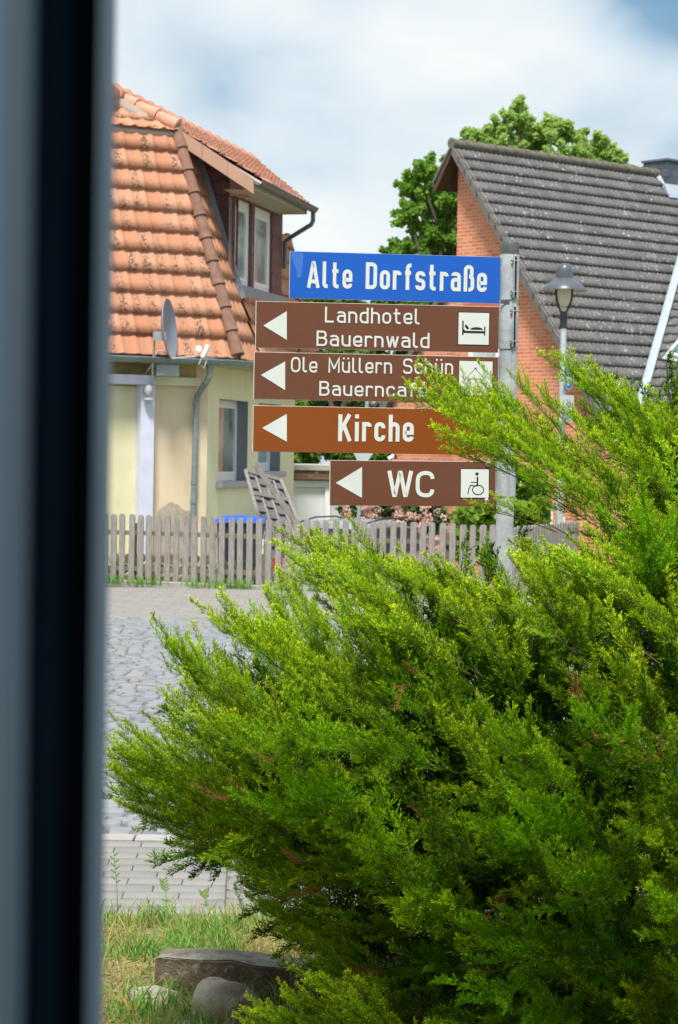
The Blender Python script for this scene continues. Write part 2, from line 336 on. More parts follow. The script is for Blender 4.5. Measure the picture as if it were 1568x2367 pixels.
# tiled roof: real overlapping courses on a plane, cut to a convex outline
def tiled(name, poly, u, mt, parent, gauge=0.37, tw=0.26, amp=0.03, lip=0.035, seg=8, humps=1, seed=0):
    poly = [np.array(p, float) for p in poly]; u = np.array(u, float); u /= np.linalg.norm(u)
    nrm = np.zeros(3)
    for i in range(len(poly)): nrm += np.cross(poly[i] - poly[0], poly[(i + 1) % len(poly)] - poly[0])
    nrm /= np.linalg.norm(nrm)
    if nrm[2] < 0: nrm = -nrm
    u = u - nrm * np.dot(u, nrm); u /= np.linalg.norm(u)
    v = np.cross(nrm, u); 
    if v[2] < 0: v = -v
    o = poly[0]; L = [(np.dot(p - o, u), np.dot(p - o, v)) for p in poly]
    a0 = min(p[0] for p in L); a1 = max(p[0] for p in L); b0 = min(p[1] for p in L); b1 = max(p[1] for p in L)
    rnd = random.Random(seed)
    bm = bmesh.new(); uvl = bm.loops.layers.uv.new('UVMap')
    na = int(math.ceil((a1 - a0) / tw)) * seg; nb = int(math.ceil((b1 - b0) / gauge))
    def wave(k):
        ph = (k % seg) / seg
        if humps == 1:
            c = 0.5 + 0.5 * math.cos(2 * PI * ph); return amp * (c ** 2.2) + amp * 0.25 * max(0, math.cos(4 * PI * ph))
        return amp * (0.5 + 0.5 * math.cos(2 * PI * humps * ph))
    for j in range(nb):
        jit = [rnd.uniform(-0.004, 0.006) for _ in range(na // seg + 2)]
        rows = []
        for (bb, cc, vv) in ((0, -0.012, 0.001), (0, 1.0, 0.002), (0.45, 0.62, 0.45), (1.04, 0.0, 0.998)):
            row = []
            for k in range(na + 1):
                a = a0 + k * tw / seg; h = cc * lip if cc >= 0 else cc
                c = h + (wave(k) if cc >= 0 else wave(k) * 0.9 - 0.004) + (jit[k // seg] if cc > 0 else 0)
                b = b0 + (j + bb) * gauge
                row.append((bm.verts.new((a, b, c)), a, vv))
            rows.append(row)
        for r_ in range(3):
            for k in range(na):
                f = bm.faces.new((rows[r_][k][0], rows[r_][k + 1][0], rows[r_ + 1][k + 1][0], rows[r_ + 1][k][0]))
                cu = (k + 0.5) / seg; base_u = math.floor((k) / seg)
                for lp, (kk, rr) in zip(f.loops, ((k, r_), (k + 1, r_), (k + 1, r_ + 1), (k, r_ + 1))):
                    fu = kk / seg; fu = min(max(fu, base_u + 0.002), base_u + 0.998)
                    lp[uvl].uv = (fu + seed * 7, j + rows[rr][kk][2])
                f.smooth = True
    # clip
    cx = sum(p[0] for p in L) / len(L); cy = sum(p[1] for p in L) / len(L)
    for i in range(len(L)):
        p, q = L[i], L[(i + 1) % len(L)]
        e = (q[0] - p[0], q[1] - p[1]); n2 = (e[1], -e[0])
        if (cx - p[0]) * n2[0] + (cy - p[1]) * n2[1] > 0: n2 = (-n2[0], -n2[1])
        l = math.hypot(*n2)
        if l < 1e-6: continue
        g_ = list(bm.verts) + list(bm.edges) + list(bm.faces)
        bmesh.ops.bisect_plane(bm, geom=g_, plane_co=(p[0], p[1], 0), plane_no=(n2[0] / l, n2[1] / l, 0), clear_outer=True)
    Mx = Matrix(((u[0], v[0], nrm[0], o[0]), (u[1], v[1], nrm[1], o[1]), (u[2], v[2], nrm[2], o[2]), (0, 0, 0, 1)))
    org = ORG[parent.name]; bm.transform(Matrix.Translation(-Vector(org)) @ Mx)
    me = bpy.data.meshes.new(name); bm.to_mesh(me); bm.free(); me.materials.append(mt)
    ob = bpy.data.objects.new(name, me); place(ob, org, parent)
    # underlay slab so nothing shows through
    sl = MB(); dn = nrm * 0.02; dn2 = nrm * 0.14
    top = [p - dn for p in poly]; bot = [p - dn2 for p in poly]; k = len(poly)
    sl.mesh(top + bot, [tuple(range(k)), tuple(range(2 * k - 1, k - 1, -1))] + [(i, k + i, k + (i + 1) % k, (i + 1) % k) for i in range(k)])
    su = sl.build('roof_deck', soffit, parent)
    return ob
def ridge_tiles(mb, a, b, r=0.11, L=0.36, lift=0.02, flare=1.12):
    a = np.array(a, float); b = np.array(b, float); d = b - a; T = np.linalg.norm(d); d /= T; n = max(1, int(round(T / L))); L = T / n
    for i in range(n):
        p = a + d * (i * L); q = a + d * ((i + 1) * L + 0.03)
        mb.tube([p + np.array([0, 0, lift]), p + d * L * 0.15 + np.array([0, 0, lift]), q + np.array([0, 0, lift * 0.3])], [r * flare, r * 1.05, r * 0.9], 12)

def wall_holes(mb, P0, d, k0, k1, z0, z1, holes):
    """vertical wall sheet from P0 along d with rectangular openings, metres as uv"""
    ks = sorted({k0, k1, *[h[0] for h in holes], *[h[1] for h in holes]}); zs = sorted({z0, z1, *[h[2] for h in holes], *[h[3] for h in holes]})
    d = np.array([d[0], d[1], 0])
    for i in range(len(ks) - 1):
        for j in range(len(zs) - 1):
            km = (ks[i] + ks[i + 1]) / 2; zm = (zs[j] + zs[j + 1]) / 2
            if any(h[0] < km < h[1] and h[2] < zm < h[3] for h in holes): continue
            q = [(ks[i], zs[j]), (ks[i + 1], zs[j]), (ks[i + 1], zs[j + 1]), (ks[i], zs[j + 1])]
            mb.face([np.array([P0[0], P0[1], 0]) + d * a + np.array([0, 0, b]) for a, b in q], q)

# ================================================================== GROUND
def sheet(name, mt, pts, z, uvrot=0.0, uvs=1.0):
    mb = MB(); c_, s_ = math.cos(uvrot), math.sin(uvrot)
    mb.face([(p[0], p[1], z) for p in pts], [((p[0] * c_ - p[1] * s_) * uvs, (p[0] * s_ + p[1] * c_) * uvs) for p in pts])
    return structure(mb.build(name, mt))
soil = mat('garden_soil', (0.16, 0.12, 0.08), 0.95, 0.4, 9, 0.6, 40)
gm = MB()
YS = [-15, 7.0, 9.0, 31.0, 36.0, 60, 600]; ZS = [-0.02, -0.02, -0.02, -0.02, -0.75, -0.9, -0.9]
for i in range(len(YS) - 1):
    for xa, xb in ((-400, -30), (-30, 30), (30, 400)):
        gm.face([(xa, YS[i], ZS[i]), (xb, YS[i], ZS[i]), (xb, YS[i + 1], ZS[i + 1]), (xa, YS[i + 1], ZS[i + 1])])
structure(gm.build('ground', mat('meadow_ground', (0.13, 0.15, 0.05), 0.95, 0.45, 1.2, 0.5, 20)))
# far pavement
far_pav = brick_mat('far_pavement_slabs', (0.24, 0.228, 0.216), (0.27, 0.257, 0.245), (0.20, 0.19, 0.18), 0.3, 0.3, 0.008)
sheet('far_pavement', far_pav, [(-30, 25.2), (30, 23.0), (30, 30.2), (-30, 31.3)], 0.012)
road_base = mat('cobble_joint_sand', (0.155, 0.135, 0.115), 0.95, 0.25, 12, 0.5, 50)
sheet('road', road_base, [(-30, 10.7), (30, 10.7), (30, 25.4), (-30, 25.6)], 0.0)
# cobbles: real domed setts in one road surface
rng = np.random.default_rng(5)
def cobbles():
    V = []; Q = []; tone = []
    y = 10.95
    row = 0
    while y < 25.3:
        rh = rng.uniform(0.10, 0.145) * (1.0 + (0.2 if y < 12.5 else 0)); x = -7.0 + rng.uniform(0, 0.2)
        while x < 6.5:
            ln = rng.uniform(0.10, 0.19) * (1.1 if y < 12.5 else 1)
            sk = 0.10 * math.sin(x * 0.9 + y * 0.5) + 0.035 * math.sin(2.3 * x + 1.7 * y)
            ymax = 25.25 - 0.037 * (x + 30) * 1.0 + 1.0
            g_ = rng.uniform(0.007, 0.016); h = rng.uniform(0.014, 0.026); tl = rng.uniform(-0.006, 0.006)
            if row % 1 == 0:
                cs = []
                for (a, b) in ((0, 0), (1, 0), (1, 1), (0, 1)):
                    cs.append((x + g_ + a * (ln - 2 * g_) + rng.uniform(-.011, .011), y + sk + g_ + b * (rh - 2 * g_) + rng.uniform(-.012, .012)))
                cxm = sum(c[0] for c in cs) / 4; cym = sum(c[1] for c in cs) / 4; i0 = len(V)
                # octagon ring bottom, ring top, centre quad
                ring = []
                for i in range(4):
                    p, q = cs[i], cs[(i + 1) % 4]
                    ring.append((p[0] * .90 + q[0] * .10, p[1] * .90 + q[1] * .10)); ring.append((p[0] * .10 + q[0] * .90, p[1] * .10 + q[1] * .90))
                for (sx, zz) in ((1.0, -0.008), (0.96, h * .80), (0.84, h)):
                    for (px_, py_) in ring: V.append((cxm + (px_ - cxm) * sx, cym + (py_ - cym) * sx, zz + tl * (px_ - cxm) * 8))
                for rr in range(2):
                    for k in range(8): Q.append((i0 + rr * 8 + k, i0 + rr * 8 + (k + 1) % 8, i0 + (rr + 1) * 8 + (k + 1) % 8, i0 + (rr + 1) * 8 + k))
                b8 = i0 + 16
                Q += [(b8, b8 + 1, b8 + 2, b8 + 3), (b8, b8 + 3, b8 + 4, b8 + 7), (b8 + 4, b8 + 5, b8 + 6, b8 + 7)]
                tt = rng.uniform(0, 1) ; tone += [tt] * 24
            x += ln
        y += rh; row += 1
    return np.array(V), np.array(Q), np.array(tone)
def cob_mat():
    M = bpy.data.materials.new('granite_setts'); M.use_nodes = True; t = M.node_tree; L = t.links; b = t.nodes['Principled BSDF']
    a = nn(t, 'ShaderNodeAttribute'); a.attribute_name = 'tone'
    r = nn(t, 'ShaderNodeValToRGB'); L.new(a.outputs['Fac'], r.inputs[0]); el = r.color_ramp.elements
    el[0].position = 0; el[0].color = (0.15, 0.165, 0.19, 1); el[1].position = 1; el[1].color = (0.255, 0.215, 0.17, 1)
    q = el.new(0.45); q.color = (0.205, 0.225, 0.252, 1); q = el.new(0.90); q.color = (0.25, 0.26, 0.27, 1)
    obj = nn(t, 'ShaderNodeTexCoord').outputs['Object']
    col = mixc(t, mathn(t, 'MULTIPLY', ramp(t, noise(t, obj, 18, 5, 0.7), 0.35, 0.7), 0.35), r.outputs[0], (0.24, 0.25, 0.27))
    L.new(col, b.inputs['Base Color']); b.inputs['Roughness'].default_value = 0.72; b.inputs['Specular IOR Level'].default_value = 0.35
    bp = nn(t, 'ShaderNodeBump'); bp.inputs['Strength'].default_value = 0.5; bp.inputs['Distance'].default_value = 0.01
    L.new(noise(t, obj, 45, 4), bp.inputs['Height']); L.new(bp.outputs[0], b.inputs['Normal']); return M
cv, cq, ct = cobbles()
co = np_mesh('cobblestones', cv, cq, cob_mat(), None, {'tone': ct}, org=np.array([0, 18.0, 0])); structure(co)
for p in co.data.polygons: p.use_smooth = True
# edge row of pale concrete and the near brick pavement in two laying patterns
eb = MB(); x = -6.0
rr_ = random.Random(3)
while x < 6:
    l = rr_.uniform(0.3, 0.36); eb.box(x + .004, x + l - .004, 10.72 - 0.02 * x * 0, 10.86, -0.02, 0.024 + rr_.uniform(-.003, .003)); x += l
structure(eb.build('kerb', concrete, bevel=0.006))
sheet('pavement', mat('paving_joint_sand', (0.13, 0.12, 0.10), 0.95, 0.3, 20), [(-7, 8.3), (7, 8.3), (7, 10.71), (-7, 10.71)], 0.002)
def pavers(nm, rot, org2, keep, seed, clampf):
    r = np.random.default_rng(seed); V = []; Q = []; tone = []; c_, s_ = math.cos(rot), math.sin(rot); bw_, bd_ = .245, .155
    for j in range(-30, 30):
        for i in range(-34, 34):
            x0 = i * bw_ + (bw_ / 2 if j % 2 else 0); y0 = j * bd_; g_ = .004
            gx_ = .0022; gy_ = .0075; loc_ = [(x0 + gx_, y0 + gy_), (x0 + bw_ - gx_, y0 + gy_), (x0 + bw_ - gx_, y0 + bd_ - gy_), (x0 + gx_, y0 + bd_ - gy_)]
            W = [(org2[0] + a * c_ - b * s_, org2[1] + a * s_ + b * c_) for a, b in loc_]
            if not any(keep(x, y) for x, y in W): continue
            W = [clampf(x, y) for x, y in W]
            if (max(p[0] for p in W) - min(p[0] for p in W)) < .02 or (max(p[1] for p in W) - min(p[1] for p in W)) < .02: continue
            i0 = len(V); cx_, cy_ = sum(a for a, b in W) / 4, sum(b for a, b in W) / 4; h = .016 + r.uniform(-.003, .003); tx, ty = r.normal(0, .006, 2)
            for (k, dz_) in ((1.0, -.014), (1.0, -.0035), (.965, 0)):
                for a, b in W: px_, py_ = cx_ + (a - cx_) * k, cy_ + (b - cy_) * k; V.append((px_, py_, h + dz_ + tx * (px_ - cx_) + ty * (py_ - cy_)))
            for q in range(2):
                for k in range(4): Q.append((i0 + q * 4 + k, i0 + q * 4 + (k + 1) % 4, i0 + q * 4 + 4 + (k + 1) % 4, i0 + q * 4 + 4 + k))
            Q.append((i0 + 8, i0 + 9, i0 + 10, i0 + 11)); tone += [r.uniform(0, 1)] * 12
    return structure(np_mesh(nm, np.array(V), np.array(Q), pavm, None, {'tone': np.array(tone)}, org=np.array([0, 9.5, 0])))
def pav_mat():
    M = bpy.data.materials.new('grey_paving'); M.use_nodes = True; t = M.node_tree; L = t.links; b = t.nodes['Principled BSDF']
    a = nn(t, 'ShaderNodeAttribute'); a.attribute_name = 'tone'; obj = nn(t, 'ShaderNodeTexCoord').outputs['Object']
    col = mixc(t, a.outputs['Fac'], (.20, .196, .186), (.25, .246, .235)); col = mixc(t, mathn(t, 'MULTIPLY', ramp(t, noise(t, obj, 5, 5, .65), .4, .7), .35), col, (.20, .19, .17))
    col = mixc(t, mathn(t, 'MULTIPLY', ramp(t, noise(t, obj, 150, 2), .55, .7), .3), col, (.42, .41, .39)); L.new(col, b.inputs['Base Color']); b.inputs['Roughness'].default_value = .85
    bp = nn(t, 'ShaderNodeBump'); bp.inputs['Strength'].default_value = .4; bp.inputs['Distance'].default_value = .005; L.new(noise(t, obj, 130, 3), bp.inputs['Height']); L.new(bp.outputs[0], b.inputs['Normal']); return M
pavm = pav_mat(); edx = lambda y: -.42 - .10 * (y - 8.3) / 2.4
pavers('paving_stones', rad(1.5), (-.55, 9.5), lambda x, y: 8.3 < y < 10.715 and -7 < x < edx(y) - .003, 1, lambda x, y: (min(x, edx(y) - .003), min(max(y, 8.3), 10.714)))
pavers('paving_stones', rad(-16), (.2, 9.5), lambda x, y: 8.3 < y < 10.715 and edx(y) + .003 < x < 7, 2, lambda x, y: (max(x, edx(y) + .003), min(max(y, 8.3), 10.714)))
# verge soil
sheet('verge', mat('dry_verge_soil', (0.19, 0.155, 0.08), 0.95, 0.5, 14, 0.6, 50), [(-7, 4), (7, 4), (7, 9.0), (-7, 9.0)], 0.02)

# ================================================================== FOREGROUND WINDOW AND WALL
alu = mat('grey_blue_frame_darkened', (0.062, 0.105, 0.170), 0.6, 0.05, 3, spec=.3); alu2 = mat('blue_grey_frame_lightened', (0.115, 0.180, 0.265), 0.6, 0.05, 3, spec=.3)  # one frame colour, darkened on the lit sash, lightened on the shaded outer part
rubber = mat('black_gasket', (0.001, 0.002, 0.003), 0.95, 0.1, spec=0.0)
gun = mat('dark_green_black_seal', (0.003, 0.006, 0.012), 0.95, 0.1, spec=0.0)
wf = thing('window_frame', (-0.3, 1.1, 0.9), 'blurred blue-grey window frame with black gap running down the left edge', 'window frame')
xa_ = -0.0945
MB().box(-0.19, xa_, 0.60, 0.66, 0.95, 2.85).build('sash_stile', alu, wf, bevel=0.002)
MB().box(-0.20, -0.0852, 0.70, 0.76, 0.95, 2.85).build('gasket', rubber, wf, bevel=0.003)
MB().box(-0.21, -0.0870, 0.665, 0.699, 0.95, 2.85).build('seal_strip', gun, wf, bevel=0.003)
MB().box(-0.27, -0.1405, 1.24, 1.33, 0.90, 2.90).build('outer_frame', alu2, wf, bevel=0.003)
MB().box(-0.27, 1.50, 1.245, 1.325, 0.82, 0.899).build('bottom_rail', alu2, wf, bevel=0.003)
MB().box(-0.27, 1.50, 1.245, 1.325, 2.901, 2.98).build('top_rail', alu2, wf, bevel=0.003)
MB().box(1.40, 1.50, 1.24, 1.33, 0.90, 2.90).build('right_stile', alu2, wf, bevel=0.003)
hw = MB()  # unseen wall, its height set to shade the foot of the juniper
hw.box(-9, -0.2, 1.34, 1.62, -0.1, 9.0); hw.box(1.45, 9, 1.34, 1.62, -0.1, 9.0)
hw.box(-0.2, 1.45, 1.34, 1.62, -0.1, 0.84); hw.box(-0.2, 1.45, 1.34, 1.62, 2.96, 9.0)
tag(hw.build('house_wall', mat('white_render', (0.55, 0.53, 0.5), 0.9, 0.06, 3)), 'rendered outer wall around the window the view is taken from', 'wall')

# ================================================================== LETTERING (constant-width strokes)
def rounded(path, R, closed=False):
    """polyline with corner radii -> smooth point list. path: (x, y) or (x, y, r)"""
    P = [(p[0], p[1]) for p in path]; n = len(P); outp = []
    for i in range(n):
        r = path[i][2] if len(path[i]) > 2 else R
        if (not closed and i in (0, n - 1)) or r <= 0: outp.append(P[i]); continue
        a, b, c = np.array(P[i - 1]), np.array(P[i]), np.array(P[(i + 1) % n])
        d1 = a - b; d2 = c - b; l1 = np.linalg.norm(d1); l2 = np.linalg.norm(d2)
        ends1 = 1.0 if (not closed and i - 1 == 0) else 0.5; ends2 = 1.0 if (not closed and i + 1 == n - 1) else 0.5
        d1 /= l1; d2 /= l2; q = min(r, l1 * ends1, l2 * ends2)
        for k in range(7):
            t = k / 6; p = (b + d1 * q) * (1 - t) ** 2 + 2 * b * t * (1 - t) * 0.92 + (b + d1 * q + b + d2 * q) * 0.5 * 2 * t * (1 - t) * 0.08 + (b + d2 * q) * t ** 2
            outp.append(tuple(p))
    res = [outp[0]]
    for p in outp[1:]:
        if math.hypot(p[0] - res[-1][0], p[1] - res[-1][1]) > 1e-4: res.append(p)
    return res
def ribbon(pts, wd, closed=False):
    n = len(pts); P = np.array(pts, float)
    if closed and np.linalg.norm(P[0] - P[-1]) < 1e-4: P = P[:-1]; n -= 1
    Lf = []; Rt = []
    for i in range(n):
        a = P[i - 1] if (i > 0 or closed) else None; c = P[(i + 1) % n] if (i < n - 1 or closed) else None
        if a is None: d = c - P[i]; d /= np.linalg.norm(d); nm = np.array([-d[1], d[0]]); s = 1
        elif c is None: d = P[i] - a; d /= np.linalg.norm(d); nm = np.array([-d[1], d[0]]); s = 1
        else:
            d1 = P[i] - a; d1 /= np.linalg.norm(d1); d2 = c - P[i]; d2 /= np.linalg.norm(d2)
            nm = np.array([-d1[1] - d2[1], d1[0] + d2[0]]); l = np.linalg.norm(nm); nm = nm / l if l > 1e-6 else np.array([-d1[1], d1[0]])
            s = min(2.2, 1 / max(0.3, nm @ np.array([-d1[1], d1[0]])))
        Lf.append(P[i] + nm * s * wd / 2); Rt.append(P[i] - nm * s * wd / 2)
    V = Lf + Rt; Fs = []
    for i in range(n if closed else n - 1): j = (i + 1) % n; Fs.append((n + i, n + j, j, i))
    return V, Fs
def glyph(ch, w, W, X, s):
    """returns (strokes, advance); stroke = (path, closed) centre lines; w,W centre-line widths of small and capital letters, s stroke width"""
    H = 1.0; R = w * 0.5; RC = W * 0.45; h = s / 2
    lo = h; xt = X - h; ct = H - h
    t = []
    def S(path, closed=False, r=R): t.append((rounded(path, r, closed), closed))
    adv = w
    if ch == 'A': S([(0, 0), (W * .46, H - h, 0), (W * .54, H - h, 0), (W, 0)], r=0); S([(W * .2, .24), (W * .8, .24)]); adv = W
    elif ch == 'B':
        S([(0, lo), (0, ct, 0), (W * .92, ct), (W * .92, .53), (0, .53)], r=RC); S([(0, .53), (W, .53), (W, lo), (0, lo)], r=RC); S([(0, 0), (0, H)]); adv = W
    elif ch == 'D': S([(0, lo, 0), (0, ct, 0), (W, ct), (W, lo)], True, r=RC); adv = W
    elif ch == 'K': S([(0, 0), (0, H)]); S([(W * .98, H), (0, .36)], r=0); S([(W * .38, .60), (W * 1.04, 0)], r=0); adv = W
    elif ch == 'L': S([(0, H), (0, lo, 0), (W * .92, lo)]); adv = W * .9
    elif ch == 'M': S([(0, 0), (0, H - h, 0), (W * .58, .30, 0), (W * .66, .30, 0), (W * 1.24, H - h, 0), (W * 1.24, 0)], r=0); adv = W * 1.24
    elif ch == 'O': S([(0, lo), (0, ct), (W, ct), (W, lo)], True, r=W * .5); adv = W
    elif ch == 'S': S([(W, .76), (W, ct), (0, ct), (0, .52), (W, .50), (W, lo), (0, lo), (0, .24)], r=W * .45); adv = W
    elif ch == 'W': S([(0, H), (W * .34, h, 0), (W * .40, h, 0), (W * .71, H - h, 0), (W * .77, H - h, 0), (W * 1.08, h, 0), (W * 1.14, h, 0), (W * 1.48, H)], r=0); adv = W * 1.48
    elif ch == 'C': S([(W, .70), (W, ct), (0, ct), (0, lo), (W, lo), (W, .30)], r=W * .5); adv = W
    elif ch in 'aä': S([(w * .04, X * .80), (w * .04, xt), (w, xt), (w, 0)]); S([(w, X * .60), (0, X * .60), (0, lo), (w, lo)], r=R * .8)
    elif ch == 'c': S([(w, X * .68), (w, xt), (0, xt), (0, lo), (w, lo), (w, X * .32)]); adv = w
    elif ch == 'd': S([(w, H), (w, 0)]); S([(w, xt), (0, xt), (0, lo), (w, lo)])
    elif ch in 'eé':
        S([(0, X * .46, 0), (w, X * .46, 0), (w, xt), (0, xt), (0, lo), (w, lo), (w, X * .26)])
        if ch == 'é': S([(w * .35, X + .12), (w * .8, X + .32)])
    elif ch == 'f': S([(w * .85, ct), (w * .28, ct), (w * .28, 0)], r=R * .9); S([(-w * .12, xt), (w * .82, xt)]); adv = w * .78
    elif ch == 'h': S([(0, 0), (0, H)]); S([(0, X * .70), (0, xt), (w, xt), (w, 0)])
    elif ch == 'i': S([(0, 0), (0, X)]); S([(0, H - s * .98), (0, H)]); adv = 0
    elif ch == 'l': S([(0, H), (0, lo), (w * .55, lo)], r=R * .7); adv = w * .42
    elif ch == 'n': S([(0, 0), (0, X)]); S([(0, X * .70), (0, xt), (w, xt), (w, 0)])
    elif ch == 'o': S([(0, lo), (0, xt), (w, xt), (w, lo)], True)
    elif ch == 'r': S([(0, 0), (0, X)]); S([(0, X * .68), (0, xt), (w * .80, xt), (w * .80, X * .76, 0)], r=R * .8); adv = w * .72
    elif ch == 's': S([(w, X * .74), (w, xt), (0, xt), (0, X * .53), (w, X * .49), (w, lo), (0, lo), (0, X * .26)], r=R * .85)
    elif ch == 't': S([(w * .24, H * .97), (w * .24, lo), (w * .88, lo)], r=R * .8); S([(-w * .14, xt), (w * .82, xt)]); adv = w * .80
    elif ch in 'uü':
        S([(0, X), (0, lo), (w, lo), (w, X * .3)]); S([(w, 0), (w, X)])
        if ch == 'ü': S([(w * .15, H - s * .95), (w * .15, H)]); S([(w * .85, H - s * .95), (w * .85, H)])
    elif ch == 'w': S([(0, X), (w * .35, h, 0), (w * .43, h, 0), (w * .72, X - h, 0), (w * .80, X - h, 0), (w * 1.09, h, 0), (w * 1.17, h, 0), (w * 1.52, X)], r=0); adv = w * 1.52
    elif ch == 'ß':
        S([(0, 0), (0, ct), (w * .96, ct), (w * .96, .56), (w * .55, .56)], r=R); S([(w * .55, .56), (w * 1.08, .56), (w * 1.08, lo), (w * .48, lo)], r=R * .9); adv = w * 1.08
    elif ch == ' ': adv = w * .8
    return t, adv
def text_strokes(s, w, W, X, sw, gap):
    x = sw / 2; outp = []
    for ch in s:
        st, adv = glyph(ch, w, W, X, sw)
        if ch in 'ft': x += w * .0
        for p, cl in st: outp.append(([(a + x, b) for a, b in p], cl))
        x += adv + sw + gap
    return outp, x - gap - sw / 2

class SignPlane:
    """rectangular plate standing in the world; local u to the right, v up, w towards the reader"""
    def __init__(s, px4, P, yaw, thick=0.004):
        s.U = np.array([math.cos(yaw), math.sin(yaw), 0.0]); s.Nn = np.array([math.sin(yaw), -math.cos(yaw), 0.0]); s.Z = np.array([0, 0, 1.0]); s.P = np.array(P, float)
        c = [hit(x, y, s.P, s.Nn) for x, y in px4]; ab = [((q - s.P) @ s.U, (q - s.P) @ s.Z) for q in c]          # TL TR BR BL
        ph = (math.atan2(ab[1][1] - ab[0][1], ab[1][0] - ab[0][0]) + math.atan2(ab[2][1] - ab[3][1], ab[2][0] - ab[3][0])) / 2
        s.c = (sum(a for a, b in ab) / 4, sum(b for a, b in ab) / 4); s.ph = ph
        l = [s.rot(a, b) for a, b in ab]
        s.x0 = (l[0][0] + l[3][0]) / 2; s.x1 = (l[1][0] + l[2][0]) / 2; s.y1 = (l[0][1] + l[1][1]) / 2; s.y0 = (l[2][1] + l[3][1]) / 2; s.th = thick
    def rot(s, a, b):
        a -= s.c[0]; b -= s.c[1]; c_, s_ = math.cos(-s.ph), math.sin(-s.ph); return (a * c_ - b * s_, a * s_ + b * c_)
    def loc(s, px, py):
        q = hit(px, py, s.P, s.Nn); return s.rot((q - s.P) @ s.U, (q - s.P) @ s.Z)
    def w(s, x, y, z=0.0):
        c_, s_ = math.cos(s.ph), math.sin(s.ph); a = s.c[0] + x * c_ - y * s_; b = s.c[1] + x * s_ + y * c_
        return s.P + s.U * a + s.Z * b + s.Nn * z
    def poly(s, mb, pts, z, th=0.0006):
        k = len(pts); A = [s.w(x, y, z + th) for x, y in pts]; B = [s.w(x, y, z) for x, y in pts]
        mb.mesh(A + B, [tuple(range(k)), tuple(range(2 * k - 1, k - 1, -1))] + [(i, k + i, k + (i + 1) % k, (i + 1) % k) for i in range(k)])
    def strokes(s, mb, st, f, sw, z, dz=0.00015):
        for i, (p, cl) in enumerate(st):
            V, Fs = ribbon(p, sw, cl); mb.mesh([s.w(*f(x, y), z + dz * (i % 5)) for x, y in V], Fs)
    def text(s, txt, box, w, W, X, sw, gap):
        """box: pixels (x0, ybase_left, x1, ybase_right, cap height px)"""
        st, tw = text_strokes(txt, w, W, X, sw, gap)
        a = s.loc(box[0], box[1]); b = s.loc(box[2], box[3]); c = s.loc(box[0], box[1] - box[4]); hh = c[1] - a[1]
        lx = (b[0] - a[0]) / tw; sh = (b[1] - a[1]) / (b[0] - a[0])
        mb = MB(); s.strokes(mb, st, lambda x, y: (a[0] + x * lx, a[1] + y * hh + x * lx * sh), sw, s.th + 0.001); return mb
def sign_mat(name, col, rough=0.35, dirt=0.12):
    M = bpy.data.materials.new(name); M.use_nodes = True; MATS[name] = M
    t = M.node_tree; L = t.links; b = t.nodes['Principled BSDF']; obj = nn(t, 'ShaderNodeTexCoord').outputs['Object']
    n1_ = ramp(t, noise(t, obj, 5, 5, 0.65), 0.3, 0.75); n2_ = ramp(t, noise(t, obj, 60, 5, 0.75), 0.60, 0.74)
    c_ = mixc(t, mathn(t, 'MULTIPLY', n1_, dirt), tuple(col), tuple(min(1, x * 1.6 + 0.03) for x in col))
    c_ = mixc(t, mathn(t, 'MULTIPLY', n2_, dirt * 1.2), c_, (0.30, 0.27, 0.22))
    L.new(c_, b.inputs['Base Color']); b.inputs['Roughness'].default_value = rough; b.inputs['Specular IOR Level'].default_value = 0.4
    return M
blue = sign_mat('sign_blue', (0.001, 0.100, 0.52), 0.6, 0.05); brown = sign_mat('sign_brown', (0.135, 0.050, 0.027), 0.5, 0.16)
orange = sign_mat('sign_orange_brown', (0.235, 0.062, 0.009), 0.33, 0.10); refl = sign_mat('reflective_white', (0.62, 0.68, 0.66), 0.45, 0.25)
edge_white = sign_mat('sign_edge_white', (0.62, 0.62, 0.60), 0.5, 0.5); black = mat('sign_black', (0.012, 0.02, 0.03), 0.4, 0.1)
def Z3(zx, zy): return (570.1 + zx * 0.4226, 539.3 + zy * 0.4226)

